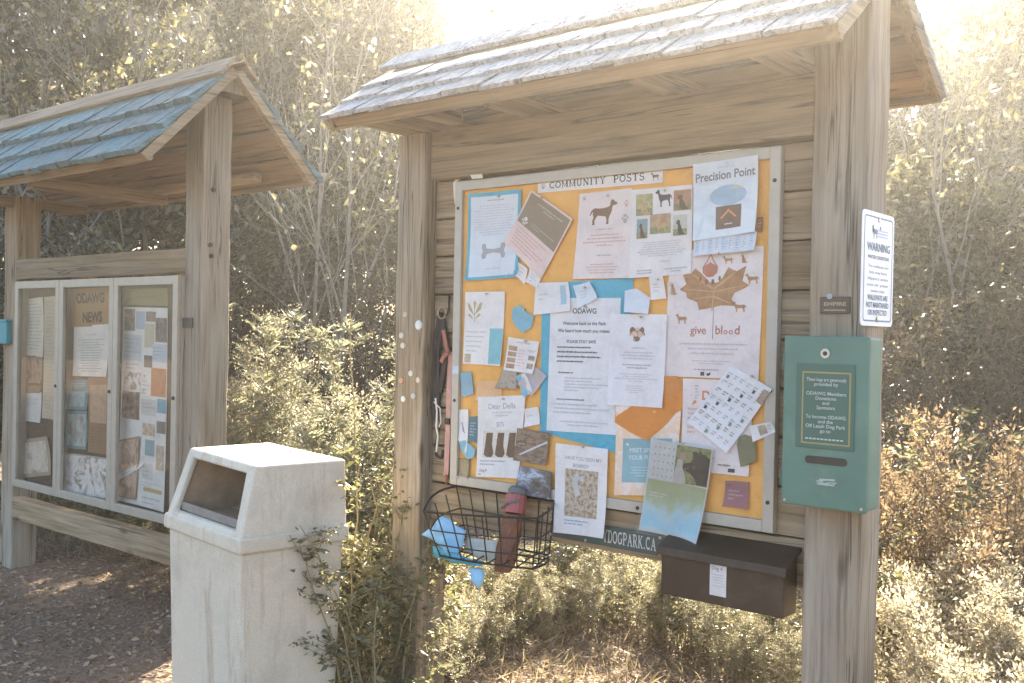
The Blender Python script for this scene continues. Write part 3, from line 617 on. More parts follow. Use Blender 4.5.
gb = [('poly', [BIGLEAF], (.13, .14, .87, .48), MAPLE, 'maple_leaf'),
      ('poly', [[(.48, .0), (.5, .0), (.52, .5), (.50, .5)], [(.5, .52), (.2, .84), (.19, .82), (.48, .48)], [(.5, .52), (.78, .86), (.8, .84), (.52, .48)], [(.5, .45), (.06, .52), (.06, .50), (.5, .42)], [(.5, .45), (.95, .57), (.95, .55), (.5, .42)], [(.5, .35), (.75, .18), (.74, .16), (.49, .31)], [(.5, .35), (.2, .28), (.2, .26), (.49, .31)]], (.13, .14, .87, .48), VEIN, 'leaf_veins'),
      ('poly', [[(.49, 1), (.51, 1), (.52, 0), (.49, 0)]], (.40, .45, .62, .70), INKB, 'leaf_stem'),
      ('poly', [[(.5, 1.0), (.32, .66), (.14, .42), (.16, .18), (.34, .03), (.5, .0), (.66, .03), (.84, .18), (.86, .42), (.68, .66)]], (.34, .03, .57, .22), plain('print_rust', (.42, .17, .11), .7), 'blood_drop'),
      ('poly', [[(.5, .90), (.37, .64), (.25, .48), (.42, .56), (.5, .62), (.58, .56), (.75, .48), (.63, .64)]], (.34, .03, .57, .22), pp((.74, .66, .62)), 'drop_highlight'),
      ('poly', [ell(.06, .62, .055, .30, 8), ell(.34, .26, .07, .34, 8), ell(.62, .26, .07, .34, 8), ell(.92, .62, .055, .30, 8)], (.34, .205, .58, .275), INKB, 'paw_toes'),
      ('text', 'give', .355, .66, .065, .22, GBR, 'c', .012), ('text', 'bl', .575, .66, .07, .10, GBR, 'c', .012), ('text', 'o', .645, .66, .05, .05, GBR, 'c', .012), ('text', 'o', .70, .66, .05, .05, GBR, 'c', .012), ('text', 'd', .765, .66, .07, .07, GBR, 'c', .012),
      ('lines', .08, .72, .95, .83, 3, INKL, 'c'), ('lines', .2, .86, .82, .90, 2, INKL, 'c'), ('lines', .12, .925, .8, .95, 1, INKG, 'c'),
      ('poly', [[(0, 0), (1, 0), (1, 1), (0, 1)], ], (.40, .955, .44, .985), INK, 'page_icons'), ('poly', [[(0, .2), (.3, 0), (.7, .1), (.9, .6), (1, .85), (.75, .95), (.5, .6), (.05, .85), (.1, .4)]], (.465, .955, .51, .985), INK, 'page_icons')]
for dg, bxx in ((DOG, (.58, .06, .70, .12)), (SITDOG, (.77, .05, .84, .12)), (DOG, (.82, .20, .97, .28)), (DOG, (.70, .41, .85, .49)), (DOG, (.10, .50, .23, .58)), (SITDOG, (.03, .26, .10, .35))):
    gb.append(('poly', [dg], bxx, MAPLE, 'dog_silhouette'))
paper('poster', 'white blood donation poster with a big brown maple leaf and a drop', 'poster', [(670, 251), (764, 246), (759, 380), (664, 376)], 2, PINKW, gb, curl=(0, 0, .004, .0), res=12)
paper('note', 'small blank note pinned left of the maple leaf poster', 'note', [(649, 276), (663, 275), (667, 298.5), (652, 300)], 5, WHITE, [('lines', .2, .3, .8, .7, 3, INKL)])
paper('note', 'house-shaped white note under the five-photo poster', 'note', [(625, 287), (651, 290), (650, 314), (626, 312)], 4, BLUEW, [('lines', .25, .55, .85, .85, 3, INKL)], poly=[(0, .15), (.45, 0), (1, .32), (1, 1), (0, 1)])
paper('letter', 'large white welcome letter headed ODAWG on the blue backing', 'letter', [(551, 298), (621, 298), (616, 435), (546.5, 430.5)], 3, (.80, .79, .79),
      [('text', 'ODAWG', .50, .115, .04, .36, INK, 'c', .02), ('poly', [SITDOG], (.46, .035, .56, .075), INKG, 'dog_silhouette'), ('text', 'Welcome back to the Park', .5, .20, .026, .78, INK, 'c', .015), ('text', 'We heard how much you missed', .5, .255, .026, .92, INK, 'c', .015),
       ('text', 'PLEASE STAY SAFE', .47, .335, .024, .52, INK, 'c', .012), ('lines', .12, .35, .75, .49, 4, INK), ('lines', .15, .545, .5, .57, 1, INK), ('lines', .25, .585, .9, .70, 5, INKL), ('lines', .14, .745, .86, .77, 1, INK), ('lines', .10, .78, .92, .87, 3, INKL), ('lines', .15, .91, .92, .96, 2, INKL, 'c')], res=12, curl=(0, 0, 0, 0))
FLORAL = photom([(.75, .70, .66), (.36, .24, .17), (.20, .17, .15), (.68, .55, .46), (.3, .2, .14)], 150)
paper('letter', 'white letter with a little floral heart lapping over the welcome letter', 'letter', [(610, 314), (667.5, 314.5), (663.5, 408), (608.5, 404.5)], 7, (.80, .79, .80),
      [('poly', [ell(.2, .7, .2, .26, 9), ell(.55, .62, .22, .28, 9), ell(.85, .72, .16, .24, 9), ell(.5, .25, .24, .24, 9)], (.36, .13, .62, .30), INKB, 'floral_heart'), ('poly', [ell(.32, .52, .2, .22, 8), ell(.72, .48, .2, .24, 8), ell(.52, .85, .14, .14, 8), ell(.45, .4, .1, .1, 8)], (.37, .14, .61, .29), plain('print_blossom', (.58, .40, .30), .7, 0, .3, 90), 'floral_heart'), ('poly', [ell(.1, .5, .08, .12, 6), ell(.95, .5, .08, .12, 6), ell(.35, .12, .08, .1, 6), ell(.62, .7, .07, .09, 6)], (.35, .13, .63, .30), INKG, 'floral_leaves'), ('lines', .3, .355, .75, .38, 1, INKG, 'c'), ('lines', .12, .40, .92, .50, 3, INKL, 'c'), ('lines', .2, .535, .82, .60, 2, INKG, 'c'), ('lines', .1, .64, .9, .74, 4, INKL, 'c'), ('lines', .25, .77, .7, .86, 4, INKL, 'c')], curl=(.0, .003, .008, .01))
paper('note', 'creased white note on the top left corner of the blue backing', 'note', [(536, 283), (569, 282), (572, 311), (534, 315)], 5, WHITE, [('lines', .12, .3, .5, .6, 2, INKL), ('pic', .74, .1, .90, .75, paperm((.42, .60, .70)), 'blue_stripe')], curl=(0, .004, .012, .004), wave=.003)
paper('note', 'crumpled white scrap above the word ODAWG', 'note', [(575, 286), (590, 281.5), (599.5, 298), (579, 308)], 6, BLUEW, [('lines', .2, .3, .8, .7, 3, INKL)], curl=(.01, .002, .012, .004), wave=.004)
paper('info_sheet', 'white sheet with a plant picture and a teal block at the left edge', 'paper', [(466, 292), (505.5, 291.5), (502, 366), (463, 363.5)], 2, WHITE,
      [('poly', [[(.5, .0), (.54, .0), (.52, .6), (.48, .6)], [(.5, .3), (.2, .8), (.0, .9), (.1, .6)], [(.52, .35), (.8, .85), (1, .95), (.92, .6)], [(.5, .5), (.4, .9), (.5, 1), (.6, .9)], [(.45, .1), (.2, .4), (.05, .35)], [(.55, .12), (.8, .42), (.95, .35)]], (.06, .12, .44, .42), plain('print_plant', (.40, .34, .18), .7, 0, .3, 80), 'printed_plant'), ('lines', .06, .52, .6, .85, 5, INKL), ('rect', .66, .50, .99, .98, plain('print_teal', (.19, .42, .46), .7, 0, .15), 'teal_block'), ('pic', .04, .86, .20, .98, photom([(.5, .45, .34), (.3, .24, .15)], 60))])
SCRAP = pp((.26, .50, .60))
paper('paper_scrap', 'round torn scrap of blue paper left of the welcome letter', 'paper scrap', [(512, 305), (534, 305), (534, 333), (512, 333)], 4, (.26, .50, .60), [('poly', PAW, (.28, .62, .36, .70), INKG, 'pin_mark'), ('poly', PAW, (.66, .46, .74, .54), INKG, 'pin_mark')],
      poly=[(.04, .12), (.42, .0), (.62, .22), (1, .42), (.88, .8), (.5, 1), (.12, .72), (.0, .4)])
paper('price_card', 'white card with two columns of small brown pictures', 'card', [(509, 337), (539.6, 342), (533.6, 374), (504.6, 370)], 7, WHITE,
      [('lines', .1, .05, .9, .16, 1, INKR, 'c'), ('pic', .05, .24, .33, .38, photom([(.25, .14, .08), (.5, .33, .2)], 60)), ('pic', .05, .42, .33, .56, photom([(.2, .12, .08), (.55, .38, .25)], 60)), ('pic', .05, .60, .33, .74, photom([(.3, .18, .1), (.5, .36, .25)], 60)), ('pic', .05, .78, .33, .92, photom([(.25, .13, .08), (.45, .3, .2)], 60)),
       ('rect', .36, .25, .68, .90, pp(PINKW), 'pink_panel'), ('lines', .40, .3, .66, .85, 6, INKR), ('pic', .74, .46, .95, .60, photom([(.1, .08, .07), (.4, .3, .22)], 60)), ('pic', .74, .70, .95, .86, photom([(.2, .13, .09), (.5, .4, .3)], 60)), ('lines', .72, .28, .95, .36, 2, INKG)])
paper('photo_card', 'small brown photograph poking out under the card of brown pictures', 'photo', [(503, 368), (517, 369), (518, 390), (497, 388)], 5, (.30, .24, .18), [('pic', .04, .04, .96, .96, photom([(.20, .16, .12), (.38, .32, .25), (.12, .10, .08)], 50))])
paper('card', 'pale lilac card turned on its corner under the card of brown pictures', 'card', [(532, 364), (547.5, 376), (533, 396), (519, 384)], 4, (.55, .48, .47))
paper('card', 'narrow blue and white card between the brown photograph and the lilac card', 'card', [(516, 376), (526, 372.5), (533.5, 392), (524, 397)], 6, (.72, .74, .76), [('rect', .0, .0, .5, 1, pp((.25, .52, .66)), 'blue_half')])
paper('paper_scrap', 'small blue note stuck at the left edge of the board', 'note', [(460, 373), (471.5, 371.5), (474, 394), (463, 397)], 4, (.28, .46, .56), [('poly', PAW, (.3, .4, .8, .7), INKG, 'pin_mark')])
paper('tape_piece', 'bit of pale blue tape on the left frame of the board', 'tape', [(452.5, 366), (458.5, 366), (458.5, 373.5), (452.5, 373.5)], 0, (.60, .68, .74), Y0=2.6630, curl=(0, 0, 0, 0), wave=.0003)
paper('note', 'faded peach note behind the Dear Della sheet', 'note', [(477, 381), (502, 381), (502, 400), (477, 400)], 1, (.78, .50, .28))
HANDS = photom([(.66, .63, .58), (.52, .48, .42), (.60, .56, .50), (.40, .34, .27)], 30, .4)
paper('poster', 'white sheet headed Dear Della over a photograph of brown paws', 'poster', [(479, 397), (526, 395), (519, 478.5), (477, 476.5)], 4, WHITE,
      [('text', 'Dear Della', .52, .155, .07, .58, INKG), ('lines', .25, .18, .8, .26, 2, INKL, 'c'), ('text', '$75', .5, .375, .06, .2, INKG), ('pic', .12, .42, .92, .76, HANDS), ('poly', [[(a * .3 + o, b) for a, b in [(.2, 1), (.1, .5), (.0, .1), (.3, .0), (.8, .0), (1, .15), (.8, .5), (.85, 1)]] for o in (.02, .36, .70)], (.14, .45, .90, .75), UMB, 'pictured_paws'), ('lines', .08, .78, .95, .86, 2, INKG), ('text', 'Dog P', .16, .935, .035, .24, INK), ('lines', .05, .95, .2, .98, 1, INK)])
paper('note', 'blank white note beside the right edge of the Dear Della sheet', 'note', [(525, 409), (539, 406.5), (540.5, 424), (526, 427)], 3, WHITE, [('lines', .15, .35, .85, .5, 1, INKL)])
paper('photo_card', 'brown photograph with a pale diagonal streak between two white posters', 'photo', [(518, 428), (550.5, 432.5), (547, 466), (513.5, 460)], 8, (.24, .17, .11), [('pic', .02, .02, .98, .98, photom([(.14, .09, .06), (.27, .19, .13), (.10, .07, .05), (.35, .27, .19)], 26, .5, (1, 1, 3))), ('poly', [[(0, .1), (.4, .45), (1, .9), (1, .8), (.45, .38), (.05, .06)]], (.15, .2, .95, .85), INKL, 'streak'), ('lines', .1, .42, .4, .5, 1, INKL)])
paper('photo_card', 'dark photograph with a blue splash hanging over the bottom frame', 'photo', [(519.5, 465), (552, 472), (551.5, 499.5), (515.5, 493)], 16, (.10, .09, .09), [('pic', .01, .01, .99, .99, photom([(.05, .045, .04), (.10, .08, .06), (.17, .16, .17), (.42, .50, .62), (.12, .09, .07)], 14, .5, (1, 1, 1.6)))], curl=(0, 0, .01, .014))
paper('leaflet', 'white leaflet with a small dark figure at the lower left edge', 'leaflet', [(459.5, 409.6), (469, 409), (468, 455), (459, 440)], 3, WHITE, [('poly', [SITDOG], (.2, .35, .7, .6), INKG, 'figure')])
paper('card', 'narrow dark teal card left of the Dear Della sheet', 'card', [(470, 417), (478.5, 416), (477.5, 443), (467, 440)], 2, (.15, .25, .28), [('lines', .2, .2, .8, .8, 5, INKL)])
paper('paper_scrap', 'torn blue scrap at the lower left corner of the board', 'paper scrap', [(459.5, 440), (476, 440), (476, 459), (459.5, 459)], 5, (.28, .52, .62), poly=[(0, .1), (.35, 0), (1, .5), (.9, .95), (.5, 1), (.2, .65)])
paper('photo_card', 'small brown photograph tucked in the bottom left corner of the board', 'photo', [(460.5, 458), (470, 459), (469.5, 479), (460, 478)], 2, (.22, .16, .10), [('pic', .03, .03, .97, .97, photom([(.16, .11, .06), (.34, .26, .15), (.10, .07, .05)], 50))])
BOARDPIC = photom([(.10, .07, .045), (.28, .21, .14), (.52, .44, .34), (.18, .13, .09)], 80, .4)
paper('poster', 'white sheet asking HAVE YOU SEEN MY BOARD hanging below the frame', 'poster', [(556, 443), (608, 449), (606, 538), (554.5, 532)], 18, WHITE,
      [('text', 'HAVE YOU SEEN MY', .54, .165, .042, .70, INKG, 'c', .008), ('text', 'BOARD?', .50, .245, .042, .30, INKG, 'c', .008), ('pic', .20, .27, .83, .80, BOARDPIC), ('poly', [[(.1, .7), (.35, 1), (.5, .9), (.4, .6), (.55, .2), (.3, .05), (.2, .4)], [(.42, .82), (.7, .95), (.72, .7), (.5, .72)]], (.30, .31, .66, .60), pp((.58, .58, .56)), 'figure'),
       ('lines', .20, .83, .74, .90, 2, plain('ink_blue', (.20, .32, .46), .7))], curl=(0, 0, .016, .006), wave=.002)
OR2 = (.72, .30, .09)
paper('poster', 'poster with a teal panel and flowered pale border below the floral-heart letter', 'poster', [(617, 404), (682, 403), (675, 496), (614.5, 495)], 3, PINKW,
      [('pic', .0, .0, 1, 1, photom([(.74, .66, .60), (.70, .50, .34), (.72, .64, .60), (.62, .42, .32)], 26)), ('rect', .12, .38, .90, .86, plain('print_petrol', (.22, .37, .40), .7, 0, .15, 10), 'teal_panel'), ('text', 'MEET SPIKE', .45, .53, .05, .45, pp(WHITE)), ('text', 'YOUR PUP', .42, .61, .05, .4, pp(WHITE)), ('lines', .2, .68, .8, .80, 4, pp((.6, .66, .66)), 'c')])
paper('paper_leaf', 'big torn leaf shape of bright orange paper right of the floral-heart letter', 'paper cutout', [(615, 376), (699, 376), (699, 442), (615, 442)], 5, OR2, [('lines', .2, .5, .52, .66, 2, pp((.78, .62, .46)), 'c'), ('pic', .62, .05, .9, .3, pp((.66, .30, .11)), 'worn_patch')],
      poly=[(.02, .44), (.56, .48), (.58, .0), (.75, .0), (.98, .40), (.74, .56), (.62, .74), (.40, .98), (.19, .85), (.0, .70)])
paper('poster', 'white poster with a large rust letter D half hidden by the schedule', 'poster', [(684, 378.5), (754, 381), (749, 476.5), (681, 470)], 4, PINKW,
      [('text', 'D', .34, .22, .10, .14, plain('print_rust_light', (.55, .22, .10), .7), 'c', .03), ('lines', .18, .06, .24, .22, 5, INKG), ('lines', .3, .82, .6, .86, 1, INKG), ('lines', .55, .88, .92, .93, 1, INKB), ('rect', .70, .935, .80, .975, INK, 'page_icons'), ('lines', .08, .3, .4, .6, 6, INKR)])
sch = []
for r_ in range(7):
    for c_ in range(6):
        u, v = .05 + c_ * .155, .08 + r_ * .13
        sch.append(('lines', u, v, u + .11, v + .07, 2, (INKG, INKB, plain('ink_olive', (.26, .30, .25), .7))[(r_ * 5 + c_ * 3) % 3]))
        if (r_ * 7 + c_ * 3) % 4 == 0: sch.append(('rect', u + .02, v + .055, u + .075, v + .10, (INKB, INK, plain('ink_green', (.16, .26, .22), .7))[(r_ + c_) % 3], 'grid_icons'))
paper('schedule', 'white schedule sheet tilted steeply with rows of tiny icons', 'paper', [(731, 365), (774, 389), (728, 453), (689, 422)], 9, (.78, .79, .80), sch + [('pic', .86, .05, .99, .24, photom([(.2, .12, .08), (.45, .35, .25)], 60))], curl=(0, .012, .01, .012), wave=.003, res=10)
paper('ticket', 'small white ticket with a dark picture at the right edge of the orange', 'card', [(749, 426), (772, 421.5), (776, 432), (753.5, 442)], 11, WHITE, [('pic', .35, .12, .70, .82, photom([(.08, .07, .06), (.35, .28, .2), (.6, .56, .5)], 60)), ('lines', .75, .2, .95, .8, 4, INKG)], Y0=2.6725)
paper('tag', 'olive swing tag with a round window under the ticket', 'tag', [(735.5, 435), (754, 434), (757.5, 461), (740, 468)], 10, (.25, .24, .15),
      [('poly', [ell(.5, .5, .5, .5, 16)], (.18, .12, .80, .48), pp((.50, .49, .42)), 'round_window'), ('lines', .2, .58, .85, .88, 4, pp((.40, .39, .30)))], poly=[(.0, .28), (.2, .06), (.5, .0), (.82, .08), (1, .30), (.98, .98), (.5, 1), (.06, .98)])
paper('card', 'small square maroon card near the bottom right corner of the board', 'card', [(726, 480.5), (749.6, 482), (748.6, 509.5), (724, 506)], 2, (.36, .20, .20), [('lines', .15, .3, .85, .75, 3, plain('ink_maroon', (.5, .34, .33), .7)), ('lines', .1, .1, .9, .2, 1, INKB)])
paper('card', 'narrow brown card beside the lower edge of the Precision Point flyer', 'card', [(757.5, 218), (763.5, 217), (763, 231.5), (757.3, 232.5)], 1, (.33, .18, .10), [('lines', .2, .3, .8, .7, 2, INKL)])
paper('paper_scrap', 'pale scrap of paper right of the small blank note', 'paper scrap', [(668, 283), (672, 282), (671.5, 294), (668, 295)], 1, (.75, .62, .5))
# poster in a clear sleeve, sagging away from the board
WET = washm([(.0, (.62, .78, .84)), (.25, (.36, .64, .76)), (.5, (.52, .68, .70)), (.72, (.46, .50, .30)), (1.0, (.40, .40, .20))], -.16, .02)
LAWN = photom([(.10, .12, .03), (.20, .22, .07), (.34, .33, .14), (.16, .13, .06)], 60, .4)
DKB = plain('print_dark_coat', (.045, .028, .016), .5, 0, .5, 70)
sl_, SP = paper('poster', 'wet dog poster in a clear plastic sleeve sagging over the brown mailbox', 'poster', [(651, 438.5), (713.5, 448), (701, 543), (642, 529)], 22, WHITE,
      [('rect', .05, .02, .44, .42, pp((.84, .80, .76)), 'spotted_panel'), ('poly', [ell(.1 + .2 * (i % 5), .1 + .2 * (i // 5), .035, .03, 6) for i in range(25)], (.06, .04, .44, .42), INKR, 'spots'), ('pic', .44, .02, .98, .42, LAWN), ('poly', [[(1, .0), (.62, .0), (.50, .18), (.34, .30), (.08, .38), (.0, .48), (.06, .58), (.30, .64), (.38, .76), (.33, .95), (.46, 1), (.60, .90), (.80, .94), (1, .80)], [(.55, .92), (.62, 1.05), (.72, .9)]], (.56, .06, .975, .41), DKB, 'pictured_dog'), ('poly', [ell(.22, .46, .06, .03, 6), ell(.5, .5, .12, .08, 7), ell(.8, .5, .1, .2, 7), ell(.7, .2, .12, .06, 7)], (.56, .06, .975, .41), UMB, 'pictured_dog'),
       ('poly', [[(.15, .0), (.05, .35), (.2, .7), (.25, .95), (.45, 1), (.6, .9), (.62, .65), (.85, .4), (.95, .0)]], (.42, .16, .66, .45), pp((.72, .64, .58)), 'pictured_person'), ('poly', [ell(.5, .5, .5, .5, 10)], (.50, .09, .60, .18), plain('print_skin', (.50, .32, .22), .7), 'pictured_face'), ('pic', .02, .43, .98, .97, WET), ('lines', .08, .56, .45, .62, 2, pp(WHITE))], curl=(0, 0, .03, .02), wave=.003, res=10)
m = MB(); n = 8
V = [SP(-.03 + 1.06 * i / n, -.02 + 1.05 * j / n, .0035) for j in range(n + 1) for i in range(n + 1)]
m.add(V, [(j * (n + 1) + i, (j + 1) * (n + 1) + i, (j + 1) * (n + 1) + i + 1, j * (n + 1) + i + 1) for j in range(n) for i in range(n)])
m.build('plastic_sleeve', glassm('clear_sleeve', (.95, .98, .99), .7, .12, .12), sl_, smooth=True)
# pins
PINM = plain('steel_pin', (.5, .48, .45), .3, .8)
pins = [(497, 196, 'the information sheet with the grey bone'), (540, 197, 'the askew brown flyer'), (606, 195, 'the tall dog silhouette poster'), (663, 190, 'the five-photo poster'), (726, 163, 'the Precision Point flyer'), (717, 253, 'the maple leaf poster'), (656, 279, 'the small blank note'), (583, 287, 'the crumpled scrap above ODAWG'),
        (639, 317, 'the floral-heart letter'), (523, 309, 'the round blue scrap'), (502, 399, 'the Dear Della sheet'), (582, 447, 'the sheet about the lost board'), (682, 444, 'the sleeved wet dog poster'), (750, 376, 'the tilted schedule'), (485, 294, 'the sheet with the teal block'), (524, 341, 'the card of brown pictures')]
for x, y, lb in pins:
    p = at(x, y, Y=2.653); t = thing('push_pin', 'tiny steel pin at the top of ' + lb, 'pin', tuple(p), 'pins on the community board')
    MB().tube([p + Vector((0, .012, 0)), p], .0035, 8).build('pin_head', PINM, t)

# ------------------------------------------------------------------ things fixed to the larger kiosk
SGREEN = plain('sign_green', (.055, .085, .075), .5, 0, .15, 10)
S = thing('park_sign', 'long dark green sign reading DOGPARK.CA under the board', 'sign', (-1.82, 2.68, .79))
sx0, sx1, sz0, sz1 = -2.045, -1.60, .766, .832
bx('sign_plate', SGREEN, S, sx0, sx1, 2.680, 2.691, sz0, sz1, .003)
v, f, tw = serif_mesh('YDOGPARK.CA'); x0 = at(603, 535, Y=2.68).x; x1 = at(656.5, 545, Y=2.68).x
MB().add([(x0 + a / tw * (x1 - x0), 2.6790 - d * .0001, .780 + b * .040) for a, b, d in v], f).build('lettering', paperm((.66, .65, .58)), S)
for px in (551, 586, 660.5):
    for z in (sz0 + .008, sz1 - .008):
        x = at(px, 530, Y=2.68).x
        MB().tube([(x, 2.680, z), (x, 2.677, z)], .005, 8).build('screw', PINM, S)

BRN = plain('mailbox_brown', (.05, .030, .016), .55, .1, .18, 8, .15, dirt=(.11, .085, .06), dscale=9, damt=.5)
M_ = thing('mailbox', 'wide dark brown metal mailbox with a sloping lid and a white sticker', 'mailbox', (-1.36, 2.69, .69))
mx0, mx1, my0 = -1.572, -1.181, 2.60
sd = lambda x: [(x, 2.691, .675), (x, my0, .675), (x, my0, .805), (x, 2.691, .848)]
MB().prism(sd(mx0), sd(mx1)).build('box_body', BRN, M_, .005)
ld = lambda x: [(x, 2.691, .858), (x, my0 - .012, .815), (x, my0 - .016, .792), (x, my0 - .010, .790), (x, my0 - .006, .803), (x, 2.691, .848)]
MB().prism([(x, y, z + .004) for x, y, z in ld(mx0 - .008)], [(x, y, z + .004) for x, y, z in ld(mx1 + .012)]).build('lid', BRN, M_, .002)
tz = at(719, 578, Y=my0)
stx0, stx1, stz0, stz1 = at(710, 578, Y=my0).x, at(726.5, 578, Y=my0).x, at(718, 596, Y=my0).z, at(718, 562, Y=my0).z + .006
st = bx('sticker', paperm((.76, .74, .70)), M_, stx0, stx1, my0 - .0015, my0 - .0005, stz0, stz1 - .006, 0)
vv, ff, tw = text_mesh('Dog 4', .01); MB().add([(stx0 + .006 + a / tw * .034, my0 - .002, stz1 - .030 + b * .016) for a, b in vv], ff).build('sticker_lettering', plain('ink_violet', (.28, .22, .36), .7), M_)
mm = MB()
for k in range(5): mm.box(stx0 + .007, stx1 - .008, my0 - .0021, my0 - .0019, stz1 - .044 - .008 * k, stz1 - .042 - .008 * k)
mm.build('sticker_lines', INKL, M_)

GRN = plain('dispenser_green', (.105, .20, .152), .5, .05, .14, 6, .1, dirt=(.23, .27, .21), dscale=5, damt=.55)
GRN2 = plain('dispenser_panel_green', (.065, .135, .10), .5, .05, .08, 6)
D = thing('bag_dispenser', 'green metal bag dispenser with a text panel on the right post', 'dispenser', (-1.04, 2.634, 1.23))
gx0, gx1, gy, gz0, gz1 = -1.166, -.934, 2.538, 1.005, 1.458
bx('box_body', GRN, D, gx0 + .003, gx1 - .003, gy + .014, 2.6345, gz0 + .003, gz1 - .003, .006)
bx('front_door', GRN, D, gx0, gx1, gy, gy + .013, gz0, gz1, .006)
P2 = lambda x, y: at(x, y, Y=gy - .001)
a, b_ = P2(797, 363), P2(854, 452)
bx('text_panel', GRN2, D, a.x, b_.x, gy - .003, gy + .001, b_.z, a.z, .002)
a, b_ = P2(803, 371), P2(850, 447); fr_ = .004
GOLD = plain('panel_gold', (.34, .29, .12), .6)
m = MB().box(a.x, a.x + fr_, gy - .0042, gy - .003, b_.z, a.z).box(b_.x - fr_, b_.x, gy - .0042, gy - .003, b_.z, a.z).box(a.x + fr_, b_.x - fr_, gy - .0042, gy - .003, a.z - fr_, a.z).box(a.x + fr_, b_.x - fr_, gy - .0042, gy - .003, b_.z, b_.z + fr_)
m.build('panel_border', GOLD, D)
m = MB(); rows = ['These bags are generously', 'provided by', '', 'ODAWG Members', 'Donations', 'and', 'Sponsors', '', 'To become ODAWG', 'and the', 'Off Leash Dog Park', 'go to', '']
cxm = (a.x + b_.x) / 2; wmax = (b_.x - a.x) * .82; rz = (a.z - b_.z) * .9 / 14
for k, s in enumerate(rows):
    if not s: continue
    v, f, tw = text_mesh(s, .012); sc = min(.0135, wmax / tw); m.add([(cxm + (p - tw / 2) * sc, gy - .0045, a.z - .016 - rz * (k + .7) + q * .013) for p, q in v], f)
u = cxm - wmax / 2
while u < cxm + wmax / 2 - .006: m.add([(u, gy - .0045, b_.z + .012), (u, gy - .0045, b_.z + .016), (u + .008, gy - .0045, b_.z + .016), (u + .008, gy - .0045, b_.z + .012)], [(0, 1, 2, 3)]); u += .0105
m.build('panel_lettering', paperm((.62, .66, .60)), D)
p = P2(825.5, 353.5); 
MB().tube([(p.x, gy + .001, p.z), (p.x, gy - .004, p.z)], .013, 16).build('lock_plate', PINM, D, .001)
MB().tube([(p.x, gy - .004, p.z), (p.x, gy - .0055, p.z)], .006, 10).build('keyhole', BOLT, D)
a, b_ = P2(805, 455), P2(847, 467); cz = (a.z + b_.z) / 2; hh = (a.z - b_.z) / 2
ring = [(b_.x - hh + hh * math.cos(R(t)), cz + hh * math.sin(R(t))) for t in range(-90, 91, 20)] + [(a.x + hh + hh * math.cos(R(t)), cz + hh * math.sin(R(t))) for t in range(90, 271, 20)]
MB().prism([(x, gy - .0015, z) for x, z in ring], [(x, gy + .004, z) for x, z in ring]).build('bag_slot', plain('slot_dark', (.05, .042, .03), .7), D)
a, b_ = P2(812, 478), P2(838, 487)
mm = MB(); rg = random.Random(3)
for k in range(9):
    u = a.x + (b_.x - a.x) * rg.random() * .7; z = b_.z + (a.z - b_.z) * rg.random(); L = rg.uniform(.01, .035); h = rg.uniform(.001, .004)
    mm.add([(u, gy - .0006 - .00004 * k, z), (u, gy - .0006 - .00004 * k, z + h), (u + L, gy - .0006 - .00004 * k, z + h * .8 + .002), (u + L * .9, gy - .0006 - .00004 * k, z - .001)], [(0, 1, 2, 3)])
mm.build('scuff_marks', paperm((.48, .54, .48)), D)
for z in (gz0 + .07, gz1 - .07):
    MB().tube([(gx0 - .003, gy + .010, z - .022), (gx0 - .003, gy + .010, z + .022)], .005, 8).build('hinge', GRN2, D)
for x, z in ((gx0 + .012, gz0 + .012), (gx1 - .012, gz0 + .012)):
    MB().tube([(x, gy + .001, z), (x, gy - .003, z)], .004, 8).build('rivet', PINM, D)

# warning sign on the end face of the right post
W_ = thing('warning_sign', 'white WARNING sign with a thin blue outline on the side of the right post', 'sign', (-.98, 2.71, 1.64))
wy0, wy1, wz0, wz1, wx = 2.591, 2.826, 1.488, 1.794, -.9795
def rrect(y0, y1, z0, z1, r, x): return [(x, y1 - r + r * math.cos(R(t)), z1 - r + r * math.sin(R(t))) for t in range(0, 91, 15)] + [(x, y0 + r + r * math.cos(R(t)), z1 - r + r * math.sin(R(t))) for t in range(90, 181, 15)] + [(x, y0 + r + r * math.cos(R(t)), z0 + r + r * math.sin(R(t))) for t in range(180, 271, 15)] + [(x, y1 - r + r * math.cos(R(t)), z0 + r + r * math.sin(R(t))) for t in range(270, 361, 15)]
MB().prism(rrect(wy0, wy1, wz0, wz1, .014, wx - .003), rrect(wy0, wy1, wz0, wz1, .014, wx)).build('sign_plate', plain('sign_white', (.74, .77, .79), .4, 0, .04), W_)
SBLUE = plain('sign_blue', (.10, .17, .26), .5)
a = rrect(wy0 + .012, wy1 - .012, wz0 + .012, wz1 - .012, .010, wx + .0006); b_ = rrect(wy0 + .016, wy1 - .016, wz0 + .016, wz1 - .016, .008, wx + .0006)
k = len(a); MB().add(a + b_, [(i, (i + 1) % k, k + (i + 1) % k, k + i) for i in range(k)]).build('outline', SBLUE, W_)
m = MB()
def wt(s, z, h, mw, bold=.02):
    v, f, tw = text_mesh(s, bold); c = (wy0 + wy1) / 2; sc = mw / tw
    m.add([(wx + .0008, c + (p - tw / 2) * sc, z + q * h / .73) for p, q in v], f)
wt('WARNING', 1.690, .022, .170, .03); wt('WINTER CONDITIONS', 1.668, .010, .160)
for k, (s, mw) in enumerate((('The walkways and', .150), ('lots may have', .130), ('slippery areas', .150), ('use at your', .16), ('own risk', .10))): wt(s, 1.645 - .0165 * k, .008, mw, .0)
wt('WALKWAYS ARE', 1.558, .0145, .150, .025); wt('NOT MAINTAINED', 1.538, .0145, .165, .025); wt('OR INSPECTED', 1.518, .0145, .140, .025)
m.build('lettering', SBLUE, W_)
m = MB(); c = (wy0 + wy1) / 2
